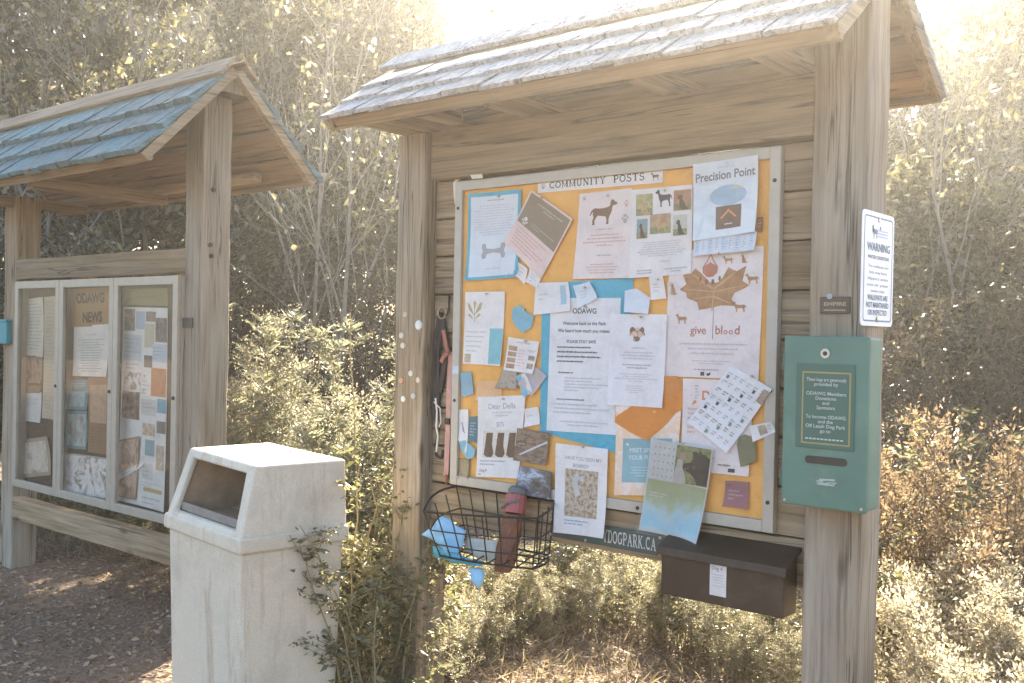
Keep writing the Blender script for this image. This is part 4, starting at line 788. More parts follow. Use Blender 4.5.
for pl, (y0, y1, z0, z1) in ((PAW[0], (c - .055, c - .03, 1.735, 1.765)), (DOG, (c - .05, c - .01, 1.722, 1.76)), (PAW[0], (c, c + .02, 1.745, 1.77)), (ell(.5, .5, .5, .5), (c - .012, c + .012, 1.498, 1.512))):
    m.add([(wx + .0009 + .0001 * (y0 > c), y0 + (y1 - y0) * p, z0 + (z1 - z0) * q) for p, q in pl], [tuple(range(len(pl)))])
m.build('emblem', SBLUE, W_)
m = MB()
for k in range(3): m.add([(wx + .0008, c - .01, 1.728 + .008 * k), (wx + .0008, c + .07, 1.728 + .008 * k), (wx + .0008, c + .07, 1.732 + .008 * k), (wx + .0008, c - .01, 1.732 + .008 * k)], [(0, 1, 2, 3)])
m.build('emblem_lines', plain('sign_pale_blue', (.45, .55, .66), .5), W_)
for z in (wz1 - .02, wz0 + .021):
    MB().tube([(wx, c, z), (wx + .003, c, z)], .006, 10).build('screw', PINM, W_)

E_ = thing('name_plate', 'small dark plate reading EMPIRE above the green dispenser', 'plate', (-1.064, 2.633, 1.543))
bx('plate_body', plain('plate_bronze', (.10, .075, .055), .5, .4, .2, 30), E_, -1.107, -1.024, 2.628, 2.636, 1.520, 1.565, .002)
v, f, tw = text_mesh('EMPIRE', .03); MB().add([(-1.095 + p / tw * .062, 2.6272, 1.541 + q * .014) for p, q in v], f).build('lettering', paperm((.52, .42, .30)), E_)
MB().add([(-1.095, 2.6273, 1.527), (-1.035, 2.6273, 1.527), (-1.035, 2.6273, 1.531), (-1.095, 2.6273, 1.531)], [(0, 1, 2, 3)]).build('underline', paperm((.42, .34, .25)), E_)
MB().prism([(-1.08 + .008 * math.cos(R(t)), 2.6272, 1.5665 + .008 * math.sin(R(t))) for t in range(0, 360, 30)], [(-1.08 + .008 * math.cos(R(t)), 2.634, 1.5665 + .008 * math.sin(R(t))) for t in range(0, 360, 30)]).build('crest', paperm((.45, .52, .52)), E_)

# round tokens nailed to the left post
toks = [(405, 314.5, (.48, .40, .30), 'topmost left pale token'), (418, 325, (.66, .66, .62), 'large white token furthest right'), (401, 335.5, (.60, .54, .44), 'bone-coloured token below the topmost one'), (402.5, 345.5, (.62, .55, .45), 'fourth token down, close to the left edge'),
        (410.5, 373.5, (.62, .58, .50), 'token in mid post, above the lower three'), (418, 380, (.58, .47, .36), 'tan token right of the middle one'), (401, 380.5, (.55, .30, .18), 'rust-stained token by the left edge'), (403, 399, (.68, .66, .60), 'lowest white jagged token'), (413, 396, (.46, .47, .46), 'lowest grey token')]
for k, (x, y, c_, lb) in enumerate(toks):
    p = at(x, y, Y=2.631); t = thing('bottle_cap', lb + ' nailed to the left post', 'bottle cap', tuple(p), 'tokens nailed to the post')
    m = MB(); rr = .0125 if k != 1 else .017; n = 14
    m.prism([(p.x + rr * (1 + .06 * (i % 2)) * math.cos(2 * math.pi * i / n), 2.637, p.z + rr * (1.15 if k == 1 else 1) * (1 + .06 * (i % 2)) * math.sin(2 * math.pi * i / n)) for i in range(n)],
            [(p.x + rr * .85 * math.cos(2 * math.pi * i / n), 2.630, p.z + rr * (1.0 if k == 1 else .85) * math.sin(2 * math.pi * i / n)) for i in range(n)])
    m.build('cap', plain('cap_%d' % k, c_, .5, .2, .12, 40), t)

# leashes hanging on the planks
def strap(name, label, cat, pts, mat, wd=.012, th=.003, Y=2.685, extra=None):
    t = thing(name, label, cat, tuple(at(*pts[0], Y=Y))); m = MB()
    q = [at(x, y, Y=Y) for x, y in pts]
    for i in range(len(q) - 1):
        d = (q[i + 1] - q[i]).normalized(); s_ = Vector((d.z, 0, -d.x)) * wd / 2; h = Vector((0, th, 0)) * (1 if i % 2 else .8)
        m.prism([q[i] + s_, q[i] - s_, q[i + 1] - s_, q[i + 1] + s_], [q[i] + s_ - h, q[i] - s_ - h, q[i + 1] - s_ - h, q[i + 1] + s_ - h])
    m.build('strap', mat, t)
    return t
LBK = plain('leash_black', (.035, .028, .026), .7, 0, .3, 30); LPK = plain('leash_pink', (.50, .27, .23), .7, 0, .15, 30); LWH = plain('cord_white', (.62, .58, .52), .8); LRD = plain('leash_rust', (.32, .12, .08), .7)
t = strap('dog_leash', 'thick black leash hanging looped beside the board', 'leash', [(441, 312), (437, 340), (435.5, 380), (434, 405), (437, 420), (439, 395), (438.5, 350), (443, 318), (447, 340), (446, 365), (441, 392)], LBK, .020, .010, 2.684)
q = at(442, 313, Y=2.672); MB().tube([q + Vector((.021 * math.cos(R(a_)), 0, .021 * math.sin(R(a_)))) for a_ in range(0, 361, 24)], .0035, 6).build('ring', plain('brass_ring', (.42, .32, .2), .35, .7), t)
MB().tube([at(449, 296, Y=2.69), at(449, 310, Y=2.672), at(446, 316, Y=2.672)], .004, 6).build('hook', BOLT, t)
t = strap('dog_leash', 'long faded pink leash hanging straight down next to the frame', 'leash', [(450, 352), (450, 380), (449, 410), (448, 440), (447, 468), (446, 476)], LPK, .024, .004, 2.686)
q = at(446.5, 478, Y=2.682); MB().tube([q + Vector((0, 0, .012)), q, q - Vector((0, 0, .022))], [.008, .006, .003], 8).build('clip', LRD, t)
MB().box(q.x - .01, q.x + .012, 2.676, 2.684, at(446, 421, Y=2.68).z - .012, at(446, 421, Y=2.68).z + .01).build('buckle', BOLT, t)
t = strap('dog_leash', 'thin rust-brown leash end behind the black leash', 'leash', [(444, 330), (447, 346), (449, 352), (445, 356), (442, 362)], LRD, .016, .008, 2.676)
t = strap('cord', 'pale frayed cord dangling under the black leash', 'cord', [(436, 398), (437.5, 412), (437, 428), (438.5, 436), (437, 452)], LWH, .007, .005, 2.677)
q = [at(x, y, Y=2.676) for x, y in ((434, 402), (440, 408), (441, 422), (439, 427))]; MB().tube(q, .003, 5).build('loop', LWH, t)
t = strap('dog_leash', 'black leash tail with a loop hanging below the pale cord', 'leash', [(439, 425), (436, 445), (436.5, 456), (442, 458), (443, 450)], LBK, .008, .004, 2.688)

# ------------------------------------------------------------------ wire basket and what lies in it
K2 = thing('wire_basket', 'black wire basket hung on the planks beside the left post', 'basket', (-2.25, 2.6, .75))
WIRE = plain('black_wire', (.04, .034, .03), .55, .4)
ybk, yfr = 2.683, 2.505
TBL, TBR = Vector((-2.495, ybk, .885)), Vector((-2.045, ybk, .885)); TFL, TFR = Vector((-2.485, yfr, .812)), Vector((-1.975, yfr, .870))
TFL.z = .815; TFR.z = .86
BBL, BBR = Vector((-2.44, ybk, .70)), Vector((-2.06, ybk, .70)); BFL, BFR = Vector((-2.42, yfr + .02, .667)), Vector((-2.005, yfr + .02, .690))
def bow(a, b, k, n=8, ax=Vector((0, -1, 0))): return [a.lerp(b, i / n) + ax * k * math.sin(math.pi * i / n) for i in range(n + 1)]
rw = .0042
m = MB()
m.tube(bow(TBL, TBR, 0), rw).tube(bow(TFL, TFR, .02), rw).tube(bow(TBL, TFL, .03, 8, Vector((-1, 0, .4))), rw).tube(bow(TBR, TFR, .02, 8, Vector((1, 0, .2))), rw)
m.build('top_rim', WIRE, K2)
m = MB(); m.tube(bow(BBL, BBR, 0), rw).tube(bow(BFL, BFR, .02), rw).tube(bow(BBL, BFL, .02, 8, Vector((-1, 0, 0))), rw).tube(bow(BBR, BFR, .02, 8, Vector((1, 0, 0))), rw); m.build('bottom_rim', WIRE, K2)
m = MB(); tw_ = .0026
for i in range(8):
    u = (i + .0) / 7
    ft = TFL.lerp(TFR, u) + Vector((0, -.02 * math.sin(math.pi * u), 0)); fb = BFL.lerp(BFR, u) + Vector((0, -.02 * math.sin(math.pi * u), 0)); bt = TBL.lerp(TBR, u); bb = BBL.lerp(BBR, u)
    m.tube([ft, fb], tw_, 5).tube([bt, bb], tw_, 5).tube([fb, bb], tw_, 5)
for v_ in (.42, .74):
    m.tube([p_.lerp(q_, v_) for p_, q_ in zip(bow(TFL, TFR, .02), bow(BFL, BFR, .02))], tw_, 5).tube([p_.lerp(q_, v_) for p_, q_ in zip(bow(TBL, TBR, 0), bow(BBL, BBR, 0))], tw_, 5)
    m.tube([p_.lerp(q_, v_) for p_, q_ in zip(bow(TBL, TFL, .03, 8, Vector((-1, 0, .4))), bow(BBL, BFL, .02, 8, Vector((-1, 0, 0))))], tw_, 5).tube([p_.lerp(q_, v_) for p_, q_ in zip(bow(TBR, TFR, .02, 8, Vector((1, 0, .2))), bow(BBR, BFR, .02, 8, Vector((1, 0, 0))))], tw_, 5)
for i in range(1, 3):
    u = i / 3
    m.tube([BBL.lerp(BFL, u), BBR.lerp(BFR, u)], tw_, 5).tube([TBL.lerp(TFL, u), BBL.lerp(BFL, u)], tw_, 5).tube([TBR.lerp(TFR, u), BBR.lerp(BFR, u)], tw_, 5)
m.build('wires', WIRE, K2)
def slab(name, label, cat, pxs, Ys, mat, th=.006, part='sheet', bulge=.012):
    q = [at(x, y, Y=Yv) for (x, y), Yv in zip(pxs, Ys)]; c = sum(q, Vector()) / len(q)
    t = thing(name, label, cat, tuple(c)); k = len(q); o = Vector((0, -th, 0))
    MB().add([c + o + Vector((0, -bulge, 0))] + [p_ + o for p_ in q] + [c] + list(q), [(0, 1 + i, 1 + (i + 1) % k) for i in range(k)] + [(k + 1, k + 2 + (i + 1) % k, k + 2 + i) for i in range(k)] + [(1 + i, k + 2 + i, k + 2 + (i + 1) % k, 1 + (i + 1) % k) for i in range(k)]).build(part, mat, t, smooth=True)
    me = t.children[0].data; bm = bmesh.new(); bm.from_mesh(me)
    bmesh.ops.recalc_face_normals(bm, faces=bm.faces); bmesh.ops.subdivide_edges(bm, edges=bm.edges, cuts=3, use_grid_fill=True)
    for v in bm.verts: v.co.y += .005 * math.sin(v.co.x * 70 + v.co.z * 40) + .003 * math.sin(v.co.z * 130 - v.co.x * 50)
    bm.to_mesh(me); bm.free(); me.polygons.foreach_set('use_smooth', [True] * len(me.polygons)); me.update()
    return t
SKYB = plain('cloth_blue', (.30, .55, .74), .8, 0, .08, 30); TURQ = plain('cloth_turquoise', (.10, .40, .52), .8, 0, .12, 30)
slab('folded_cloth', 'light blue folded cloth standing in the wire basket', 'cloth', [(424, 534), (443, 516), (455, 524), (467, 531), (462, 548), (454, 557), (440, 545)], [2.535, 2.56, 2.56, 2.57, 2.56, 2.53, 2.53], SKYB)
slab('folded_cloth', 'turquoise cloth lying along the bottom of the wire basket', 'cloth', [(434, 546), (446, 548), (462, 556), (484, 562), (481, 566), (462, 564), (437, 557)], [2.535] * 7, TURQ)
slab('leaflet', 'grey printed leaflet leaning in the wire basket beside the brown pouch', 'leaflet', [(466, 537), (500, 541), (497, 563), (484, 560), (465, 552)], [2.58] * 5, plain('leaflet_grey', (.42, .45, .42), .7, 0, .2, 20))
slab('glove', 'bright blue glove finger poking out below the wire basket', 'glove', [(472, 567), (482, 569), (484.5, 577), (481, 588), (475, 580)], [2.545] * 5, SKYB, .014, 'glove_body')
U_ = thing('umbrella', 'rolled brown folding umbrella standing in the wire basket', 'umbrella', tuple(at(500, 530, Y=2.60)))
ax0 = at(503, 571, Y=2.57); ax1 = at(514, 513, Y=2.62); ax2 = at(516.5, 495, Y=2.635)
pts = [ax0.lerp(ax1, i / 8) for i in range(9)]
m = MB(); sides = 14; V = []
for i, p_ in enumerate(pts):
    r0 = (.030, .039, .041, .040, .039, .038, .037, .036, .034)[i]
    for j in range(sides):
        a_ = 2 * math.pi * j / sides + i * .22; r1 = r0 * (1 + .10 * math.sin(j * 3.1) + .05 * math.sin(j * 5 + i)); V.append(p_ + Vector((math.cos(a_) * r1, math.sin(a_) * r1 * .8, 0)))
m.add(V, [(i * sides + j, i * sides + (j + 1) % sides, (i + 1) * sides + (j + 1) % sides, (i + 1) * sides + j) for i in range(8) for j in range(sides)] + [tuple(range(sides - 1, -1, -1)), tuple(range(8 * sides, 9 * sides))])
m.build('canopy', plain('umbrella_brown', (.16, .060, .026), .6, 0, .35, 22), U_)
MB().tube([ax1, ax1.lerp(ax2, .5), ax2], [.037, .038, .036], 14).build('wrap_band', plain('umbrella_red', (.36, .10, .09), .6, 0, .15), U_)
MB().tube([ax2, ax2 + Vector((.002, .004, .012)), ax2 + Vector((.004, .006, .028))], [.030, .034, .026], 14).build('handle', plain('umbrella_grey', (.14, .14, .13), .6), U_, .003)
MB().tube([ax1.lerp(ax2, .3) + Vector((-.03, -.034, .0)), ax1.lerp(ax2, .65) + Vector((.0, -.042, .0)), ax1.lerp(ax2, .8) + Vector((.035, -.026, 0))], .005, 6).build('strap', plain('umbrella_grey', (.14, .14, .13), .6), U_)

# ------------------------------------------------------------------ litter bin
BN = Vector((-2.693, 1.886, 0)); BA = Vector((-.989, .141, 0)).normalized(); BB = Vector((.141, .989, 0)).normalized()
def bf(a_, b__, z): q = BN + BA * a_ + BB * b__; return (q.x, q.y, z)
def bq(a0, a1, b0, b1, z, i=0): return [bf(a0 + i, b0 + i, z), bf(a1 - i, b0 + i, z), bf(a1 - i, b1 - i, z), bf(a0 + i, b1 - i, z)]
m, n_, l_, pb = nm('bin_fibreglass')
tc = n_.new('ShaderNodeTexCoord')
x1_ = noise(n_, l_, tc.outputs['Object'], 260, 2, .5); x2_ = noise(n_, l_, tc.outputs['Object'], 3.2, 7, .7, .4)
mp = n_.new('ShaderNodeMapping'); mp.inputs['Scale'].default_value = (9, 9, 1.1); l_.new(tc.outputs['Object'], mp.inputs['Vector']); x3_ = noise(n_, l_, mp.outputs[0], 1.6, 6, .7, .3)
ra = ramp(n_, [(.35, (.56, .50, .385)), (.65, (.68, .615, .49))]); l_.new(x1_.outputs['Fac'], ra.inputs[0])
rb_ = ramp(n_, [(.48, (0, 0, 0)), (.70, (.7,) * 3)]); l_.new(x2_.outputs['Fac'], rb_.inputs[0])
rc_ = ramp(n_, [(.53, (0, 0, 0)), (.70, (.75,) * 3)]); l_.new(x3_.outputs['Fac'], rc_.inputs[0])
c_ = mixc(n_, l_, mixc(n_, l_, ra.outputs[0], (.42, .36, .27), rb_.outputs[0]), (.36, .26, .16), rc_.outputs[0])
l_.new(c_, pb.inputs['Base Color']); pb.inputs['Roughness'].default_value = .62
bp = n_.new('ShaderNodeBump'); bp.inputs['Strength'].default_value = .25; bp.inputs['Distance'].default_value = .003; l_.new(x1_.outputs['Fac'], bp.inputs['Height']); l_.new(bp.outputs[0], pb.inputs['Normal'])
BINM = m
T = thing('litter_bin', 'pale cream litter bin with a hooded lid standing before the two kiosks', 'litter bin', bf(.31, .21, 0))
MB().prism(bq(.0, .595, .0, .42, -.05, .034), bq(.0, .595, .0, .42, .728, .016)).build('body', BINM, T, .022, seg=4)
# lip and hood make the lid
L_ = T
m = MB(); m.prism(bq(0, .595, 0, .42, .722, .002), bq(0, .595, 0, .42, .776, .004)); lip = m.build('lid_rim', BINM, T, .012, seg=3)
b0 = [bf(.014, .012, .774), bf(.582, .012, .774), bf(.582, .412, .774), bf(.014, .412, .774)]
t0 = [bf(.045, .075, 1.0), bf(.562, .085, 1.008), bf(.572, .412, 1.008), bf(.028, .412, 1.0)]
b0 = [Vector(p_) for p_ in b0]; t0 = [Vector(p_) for p_ in t0]
def face(u, v_): a_ = b0[0].lerp(b0[1], u); c2 = t0[0].lerp(t0[1], u); return a_.lerp(c2, v_)
op = [face(.085, .07), face(.915, .07), face(.90, .86), face(.10, .86)]
inn = Vector((BB.x, BB.y, 0)) * .02
m = MB()
m.add(b0[:2] + [t0[1], t0[0]] + op, [(0, 1, 5, 4), (1, 2, 6, 5), (2, 3, 7, 6), (3, 0, 4, 7)])
m.add(op + [p_ + inn for p_ in op], [(0, 1, 5, 4), (1, 2, 6, 5), (2, 3, 7, 6), (3, 0, 4, 7)])
m.add(b0 + t0, [(1, 2, 6, 5), (2, 3, 7, 6), (3, 0, 4, 7), (4, 5, 6, 7)])
hood = m.build('hood', BINM, T)
bm = bmesh.new(); bm.from_mesh(hood.data); bmesh.ops.remove_doubles(bm, verts=bm.verts, dist=.0005); bmesh.ops.recalc_face_normals(bm, faces=bm.faces)
es = [e for e in bm.edges if len(e.link_faces) == 2 and e.calc_face_angle(0) > .4]
bmesh.ops.bevel(bm, geom=es, offset=.011, segments=3, affect='EDGES', profile=.6, clamp_overlap=True); bm.to_mesh(hood.data); bm.free()
IN = plain('bin_inside', (.40, .28, .18), .8, 0, .25, 12)
i0 = [face(.07, .02) + inn * 1.02, face(.93, .02) + inn * 1.02, b0[2] * .97 + b0[3] * .03 - inn * .6, b0[3] * .97 + b0[2] * .03 - inn * .6]
i1 = [face(.08, .92) + inn * 1.02, face(.92, .92) + inn * 1.02, t0[2] * .95 + t0[3] * .05 - inn * .6 - UP * .015, t0[3] * .95 + t0[2] * .05 - inn * .6 - UP * .015]
MB().add(i0 + i1, [(1, 2, 6, 5), (2, 3, 7, 6), (3, 0, 4, 7), (4, 5, 6, 7), (0, 1, 2, 3)]).build('inner_liner', IN, T)
a_ = face(.09, .075) + inn * 1.3; c2 = face(.91, .075) + inn * 1.3
MB().prism([a_, c2, c2 + inn * .3, a_ + inn * .3], [a_ + UP * .028, c2 + UP * .028, c2 + inn * .3 + UP * .028, a_ + inn * .3 + UP * .028]).build('liner_edge', plain('liner_blue_grey', (.24, .22, .19), .6, 0, .2, 30), T)
for (a1, z1) in ((-.0, .735),):
    pass

# ------------------------------------------------------------------ ground
m, n_, l_, pb = nm('forest_earth')
tc = n_.new('ShaderNodeTexCoord')
x1_ = noise(n_, l_, tc.outputs['Object'], 1.2, 6, .65); x2_ = noise(n_, l_, tc.outputs['Object'], 34, 5, .7)
vo = n_.new('ShaderNodeTexVoronoi'); vo.inputs['Scale'].default_value = 45; l_.new(tc.outputs['Object'], vo.inputs['Vector'])
ra = ramp(n_, [(.3, (.10, .068, .044)), (.55, (.21, .15, .10)), (.75, (.33, .25, .175))]); l_.new(x2_.outputs['Fac'], ra.inputs[0])
rb_ = ramp(n_, [(.4, (.7, .65, .6)), (.65, (1.15, 1.1, 1.05))]); l_.new(x1_.outputs['Fac'], rb_.inputs[0])
l_.new(mixc(n_, l_, ra.outputs[0], rb_.outputs[0], .8, 'MULTIPLY'), pb.inputs['Base Color']); pb.inputs['Roughness'].default_value = .95
bp = n_.new('ShaderNodeBump'); bp.inputs['Strength'].default_value = .8; bp.inputs['Distance'].default_value = .02
l_.new(vo.outputs['Distance'], bp.inputs['Height']); l_.new(bp.outputs[0], pb.inputs['Normal'])
GN = 60
gv = []; GX0, GX1, GY0, GY1 = -40, 25, -25, 45
def gh(x, y):
    r_ = math.hypot(x + 3, y - 2); k = min(1, max(0, (r_ - 4) / 8))
    return k * (.10 * math.sin(x * .7 + 1) * math.cos(y * .6) + .12 * math.sin(x * .23 + y * .31))
for j in range(GN + 1):
    for i in range(GN + 1):
        x = GX0 + (GX1 - GX0) * i / GN; y = GY0 + (GY1 - GY0) * j / GN; gv.append((x, y, gh(x, y)))
gm = MB().add(gv, [(j * (GN + 1) + i, j * (GN + 1) + i + 1, (j + 1) * (GN + 1) + i + 1, (j + 1) * (GN + 1) + i) for j in range(GN) for i in range(GN)])
tag(gm.build('ground', m, smooth=True), kind='structure')

# ------------------------------------------------------------------ foliage
def leaf_mesh(name, P, D, Wd, L, fold=.25, seed=0):
    """one small folded blade for each point: P base, D direction, Wd width, L length (arrays)"""
    g = np.random.default_rng(seed); k = len(P)
    D = D / (np.linalg.norm(D, axis=1, keepdims=True) + 1e-9)
    r = g.normal(size=(k, 3)); S = np.cross(D, r); S /= (np.linalg.norm(S, axis=1, keepdims=True) + 1e-9); N = np.cross(S, D)
    L = L[:, None]; Wd = Wd[:, None]
    tip = P + D * L - N * L * .12; mid = P + D * L * .45
    a = mid + S * Wd * .5 + N * Wd * fold; b = mid - S * Wd * .5 + N * Wd * fold
    V = np.stack([P, a, tip, b], 1).reshape(-1, 3); q = np.arange(k)[:, None] * 4
    Fc = np.concatenate([q + np.array([[0, 1, 2]]), q + np.array([[0, 2, 3]])], 1).reshape(-1)
    me = bpy.data.meshes.new(name); me.vertices.add(k * 4); me.vertices.foreach_set('co', V.astype(np.float32).ravel())
    me.loops.add(k * 6); me.loops.foreach_set('vertex_index', Fc.astype(np.int32))
    me.polygons.add(k * 2); me.polygons.foreach_set('loop_start', np.arange(0, k * 6, 3, dtype=np.int32)); me.polygons.foreach_set('loop_total', np.full(k * 2, 3, np.int32))
    me.update(calc_edges=True); me.validate(); return me

def grow(seed, stems, height, lean, spread, kids, lens, r0, levels=3, up=.25, wob=.12, base_r=.15):
    """a branching skeleton; gives a tube builder and the twig polylines"""
    g = random.Random(seed); mb = MB(); twigs = []
    def br(p, d, L, r, lv):
        n = (7, 5, 4, 4)[lv]; pts = [p]; q = p.copy(); dd = d.copy()
        for i in range(n):
            dd = (dd + Vector((g.gauss(0, wob), g.gauss(0, wob), g.gauss(0, wob) + up * .12))).normalized(); q = q + dd * (L / n); pts.append(q.copy())
        mb.tube(pts, [max(.0016, r * (1 - .78 * i / n)) for i in range(n + 1)], (7, 5, 4, 3)[lv], cap=False)
        if lv >= levels - 1: twigs.append(pts)
        if lv < levels:
            k = kids[lv] if lv < len(kids) else 0
            for i in range(k):
                t = .25 + .75 * (i + g.random() * .8) / k if lv else .22 + .78 * (i + g.random() * .8) / k
                t = min(t, .99); f = t * n; j = min(int(f), n - 1); b = pts[j].lerp(pts[j + 1], f - j)
                ax = Vector((g.gauss(0, 1), g.gauss(0, 1), g.gauss(0, 1))); tg = (pts[j + 1] - pts[j]).normalized(); ax = (ax - tg * ax.dot(tg)).normalized()
                dv = (tg * (1 - spread) + ax * spread + Vector((0, 0, up))).normalized()
                br(b, dv, L * lens[lv] * g.uniform(.7, 1.2) * (1.15 - .5 * t), r * (1 - .7 * t) * .55, lv + 1)
    for s in range(stems):
        a = 2 * math.pi * (s + g.random()) / stems
        d = Vector((math.cos(a) * lean, math.sin(a) * lean, 1)).normalized(); p = Vector((math.cos(a) * base_r, math.sin(a) * base_r, -.1)) * (1 if stems > 1 else 0)
        br(p + Vector((0, 0, -.05)), d, height * g.uniform(.85, 1.05), r0 * g.uniform(.8, 1.1), 0)
    return mb, twigs

def twig_leaves(name, twigs, per, size, wid, scatter, seed, keep=1.0, droop=.2):
    g = np.random.default_rng(seed); P = []; D = []
    for t in twigs:
        if g.random() > keep: continue
        t = np.array([tuple(v) for v in t]); n = len(t) - 1
        u = np.sqrt(g.random(per)) * n * .999; j = u.astype(int); b = t[j] + (t[j + 1] - t[j]) * (u - j)[:, None]
        tg = t[-1] - t[0]; tg = tg / (np.linalg.norm(tg) + 1e-9)
        dv = g.normal(size=(per, 3)) * .8 + tg * .8; dv[:, 2] -= droop
        P.append(b + g.normal(size=(per, 3)) * scatter); D.append(dv)
    P = np.concatenate(P); D = np.concatenate(D); k = len(P)
    L = size * g.uniform(.6, 1.25, k); return leaf_mesh(name, P, D, L * wid, L, .22, seed)

BARKG = plain('bark_grey', (.12, .10, .078), .9, 0, .3, 18, .4); BARKP = plain('bark_pale', (.30, .27, .225), .85, 0, .25, 14, .3); TWB = plain('twig_brown', (.15, .105, .068), .9, 0, .3, 20)
STEM = plain('stem_straw', (.30, .24, .12), .8, 0, .25, 20)
LF1 = leafm('leaf_olive', [(.028, .031, .013), (.042, .045, .02), (.058, .060, .027), (.08, .078, .034), (.17, .155, .085), (.30, .27, .16)], .45, .30, .8)  # last two tones: yellowing leaves and painted sun sparkle
LF2 = leafm('leaf_yellow_green', [(.03, .033, .016), (.045, .047, .022), (.065, .065, .03), (.11, .10, .055), (.22, .20, .13), (.32, .29, .20)], .42, .32, .8)  # bright end of the ramp paints sparkle of sun among yellowed leaves
LF3 = leafm('leaf_grey_green', [(.18, .19, .13), (.25, .255, .19), (.33, .33, .26), (.16, .16, .09)], .45, .38, .8)
LF4 = leafm('leaf_dry_brown', [(.035, .029, .017), (.058, .047, .027), (.105, .085, .052), (.05, .05, .024)], .28, .45, .6)
LF5 = leafm('leaf_weed_green', [(.11, .118, .055), (.16, .162, .08), (.23, .215, .125), (.32, .29, .20)], .48, .36, .8)
PLM = leafm('plume_cream', [(.35, .31, .24), (.43, .39, .31), (.50, .455, .38), (.30, .25, .18)], .5, .7, .2)
PLB = leafm('plume_brown', [(.145, .10, .066), (.21, .155, .105), (.27, .21, .15), (.10, .068, .044)], .45, .7, .2)

def plant_proto(name, parts):
    r = bpy.data.objects.new(name, None); r.empty_display_size = .1
    kids = []
    for pn, me, mt in parts:
        me.materials.clear(); me.materials.append(mt); kids.append((pn, me))
    return (name, kids)
def mbmesh(name, mb):
    me = bpy.data.meshes.new(name); me.from_pydata([tuple(v) for v in mb.v], [], mb.f); me.polygons.foreach_set('use_smooth', [True] * len(me.polygons)); me.update(); return me
FIRST = {}
def place(proto, loc, rz, sc, label, cat, group):
    name, kids = proto
    o = thing(name, label, cat, (loc.x, loc.y, gh(loc.x, loc.y) - .02), group); o.rotation_euler = (0, 0, rz); o.scale = (sc, sc, sc) if not hasattr(sc, '__len__') else sc
    key = id(kids)
    if key not in FIRST:
        FIRST[key] = []
        for pn, me in kids:
            c = bpy.data.objects.new(pn, me); COL.objects.link(c); c.parent = o; FIRST[key].append(c)
    else:
        for c0 in FIRST[key]:
            c = c0.copy(); COL.objects.link(c); c.parent = o
    return o

def make_tree(seed, h, mat, bark, per=34, size=.085, keep=1.0, stems=1, kids=(11, 6, 4), lens=(.42, .5, .5), lean=.1, wid=.55, r0=.08, name='leafy_tree', spread=.62, up=.25):
    mb, tw = grow(seed, stems, h, lean, spread, kids, lens, r0, 3, up)
    parts = [('trunk', mbmesh('trunk', mb), bark)]
    if per: parts.append(('crown', twig_leaves('crown', tw, per, size, wid, .05, seed, keep), mat))
    return plant_proto(name, parts)
TREES = [make_tree(1, 4.6, LF1, BARKG, 52, .085), make_tree(2, 4.8, LF2, BARKG, 44, .085), make_tree(3, 4.4, LF1, BARKG, 38, .082, stems=3, kids=(9, 6, 4), r0=.05), make_tree(4, 4.8, LF2, BARKP, 40, .066, .8, stems=3, kids=(8, 5, 4), r0=.05)]
BARE = [make_tree(11, 4.6, LF2, BARKP, 5, .075, .35, stems=7, kids=(8, 5, 3), lens=(.5, .5, .5), lean=.5, r0=.03, name='bare_tree', spread=.45, up=.2), make_tree(12, 4.8, LF2, BARKP, 5, .075, .4, stems=5, kids=(8, 6, 3), lens=(.45, .5, .5), lean=.35, r0=.032, name='bare_tree', spread=.4)]
SHRUB = [make_tree(21, 1.9, LF1, TWB, 26, .065, 1, 6, (6, 5, 3), (.5, .5, .5), .45, .5, .02, 'leafy_shrub'), make_tree(22, 2.1, LF2, TWB, 22, .06, 1, 7, (6, 4, 3), (.45, .5, .5), .4, .5, .02, 'leafy_shrub')]
THICK = [make_tree(31, 2.3, LF4, TWB, 6, .05, .45, 9, (6, 5, 4), (.5, .5, .5), .38, .45, .017, 'twiggy_shrub', .5), make_tree(32, 2.1, LF4, TWB, 5, .05, .4, 8, (7, 5, 3), (.5, .55, .5), .5, .45, .018, 'twiggy_shrub', .55)]

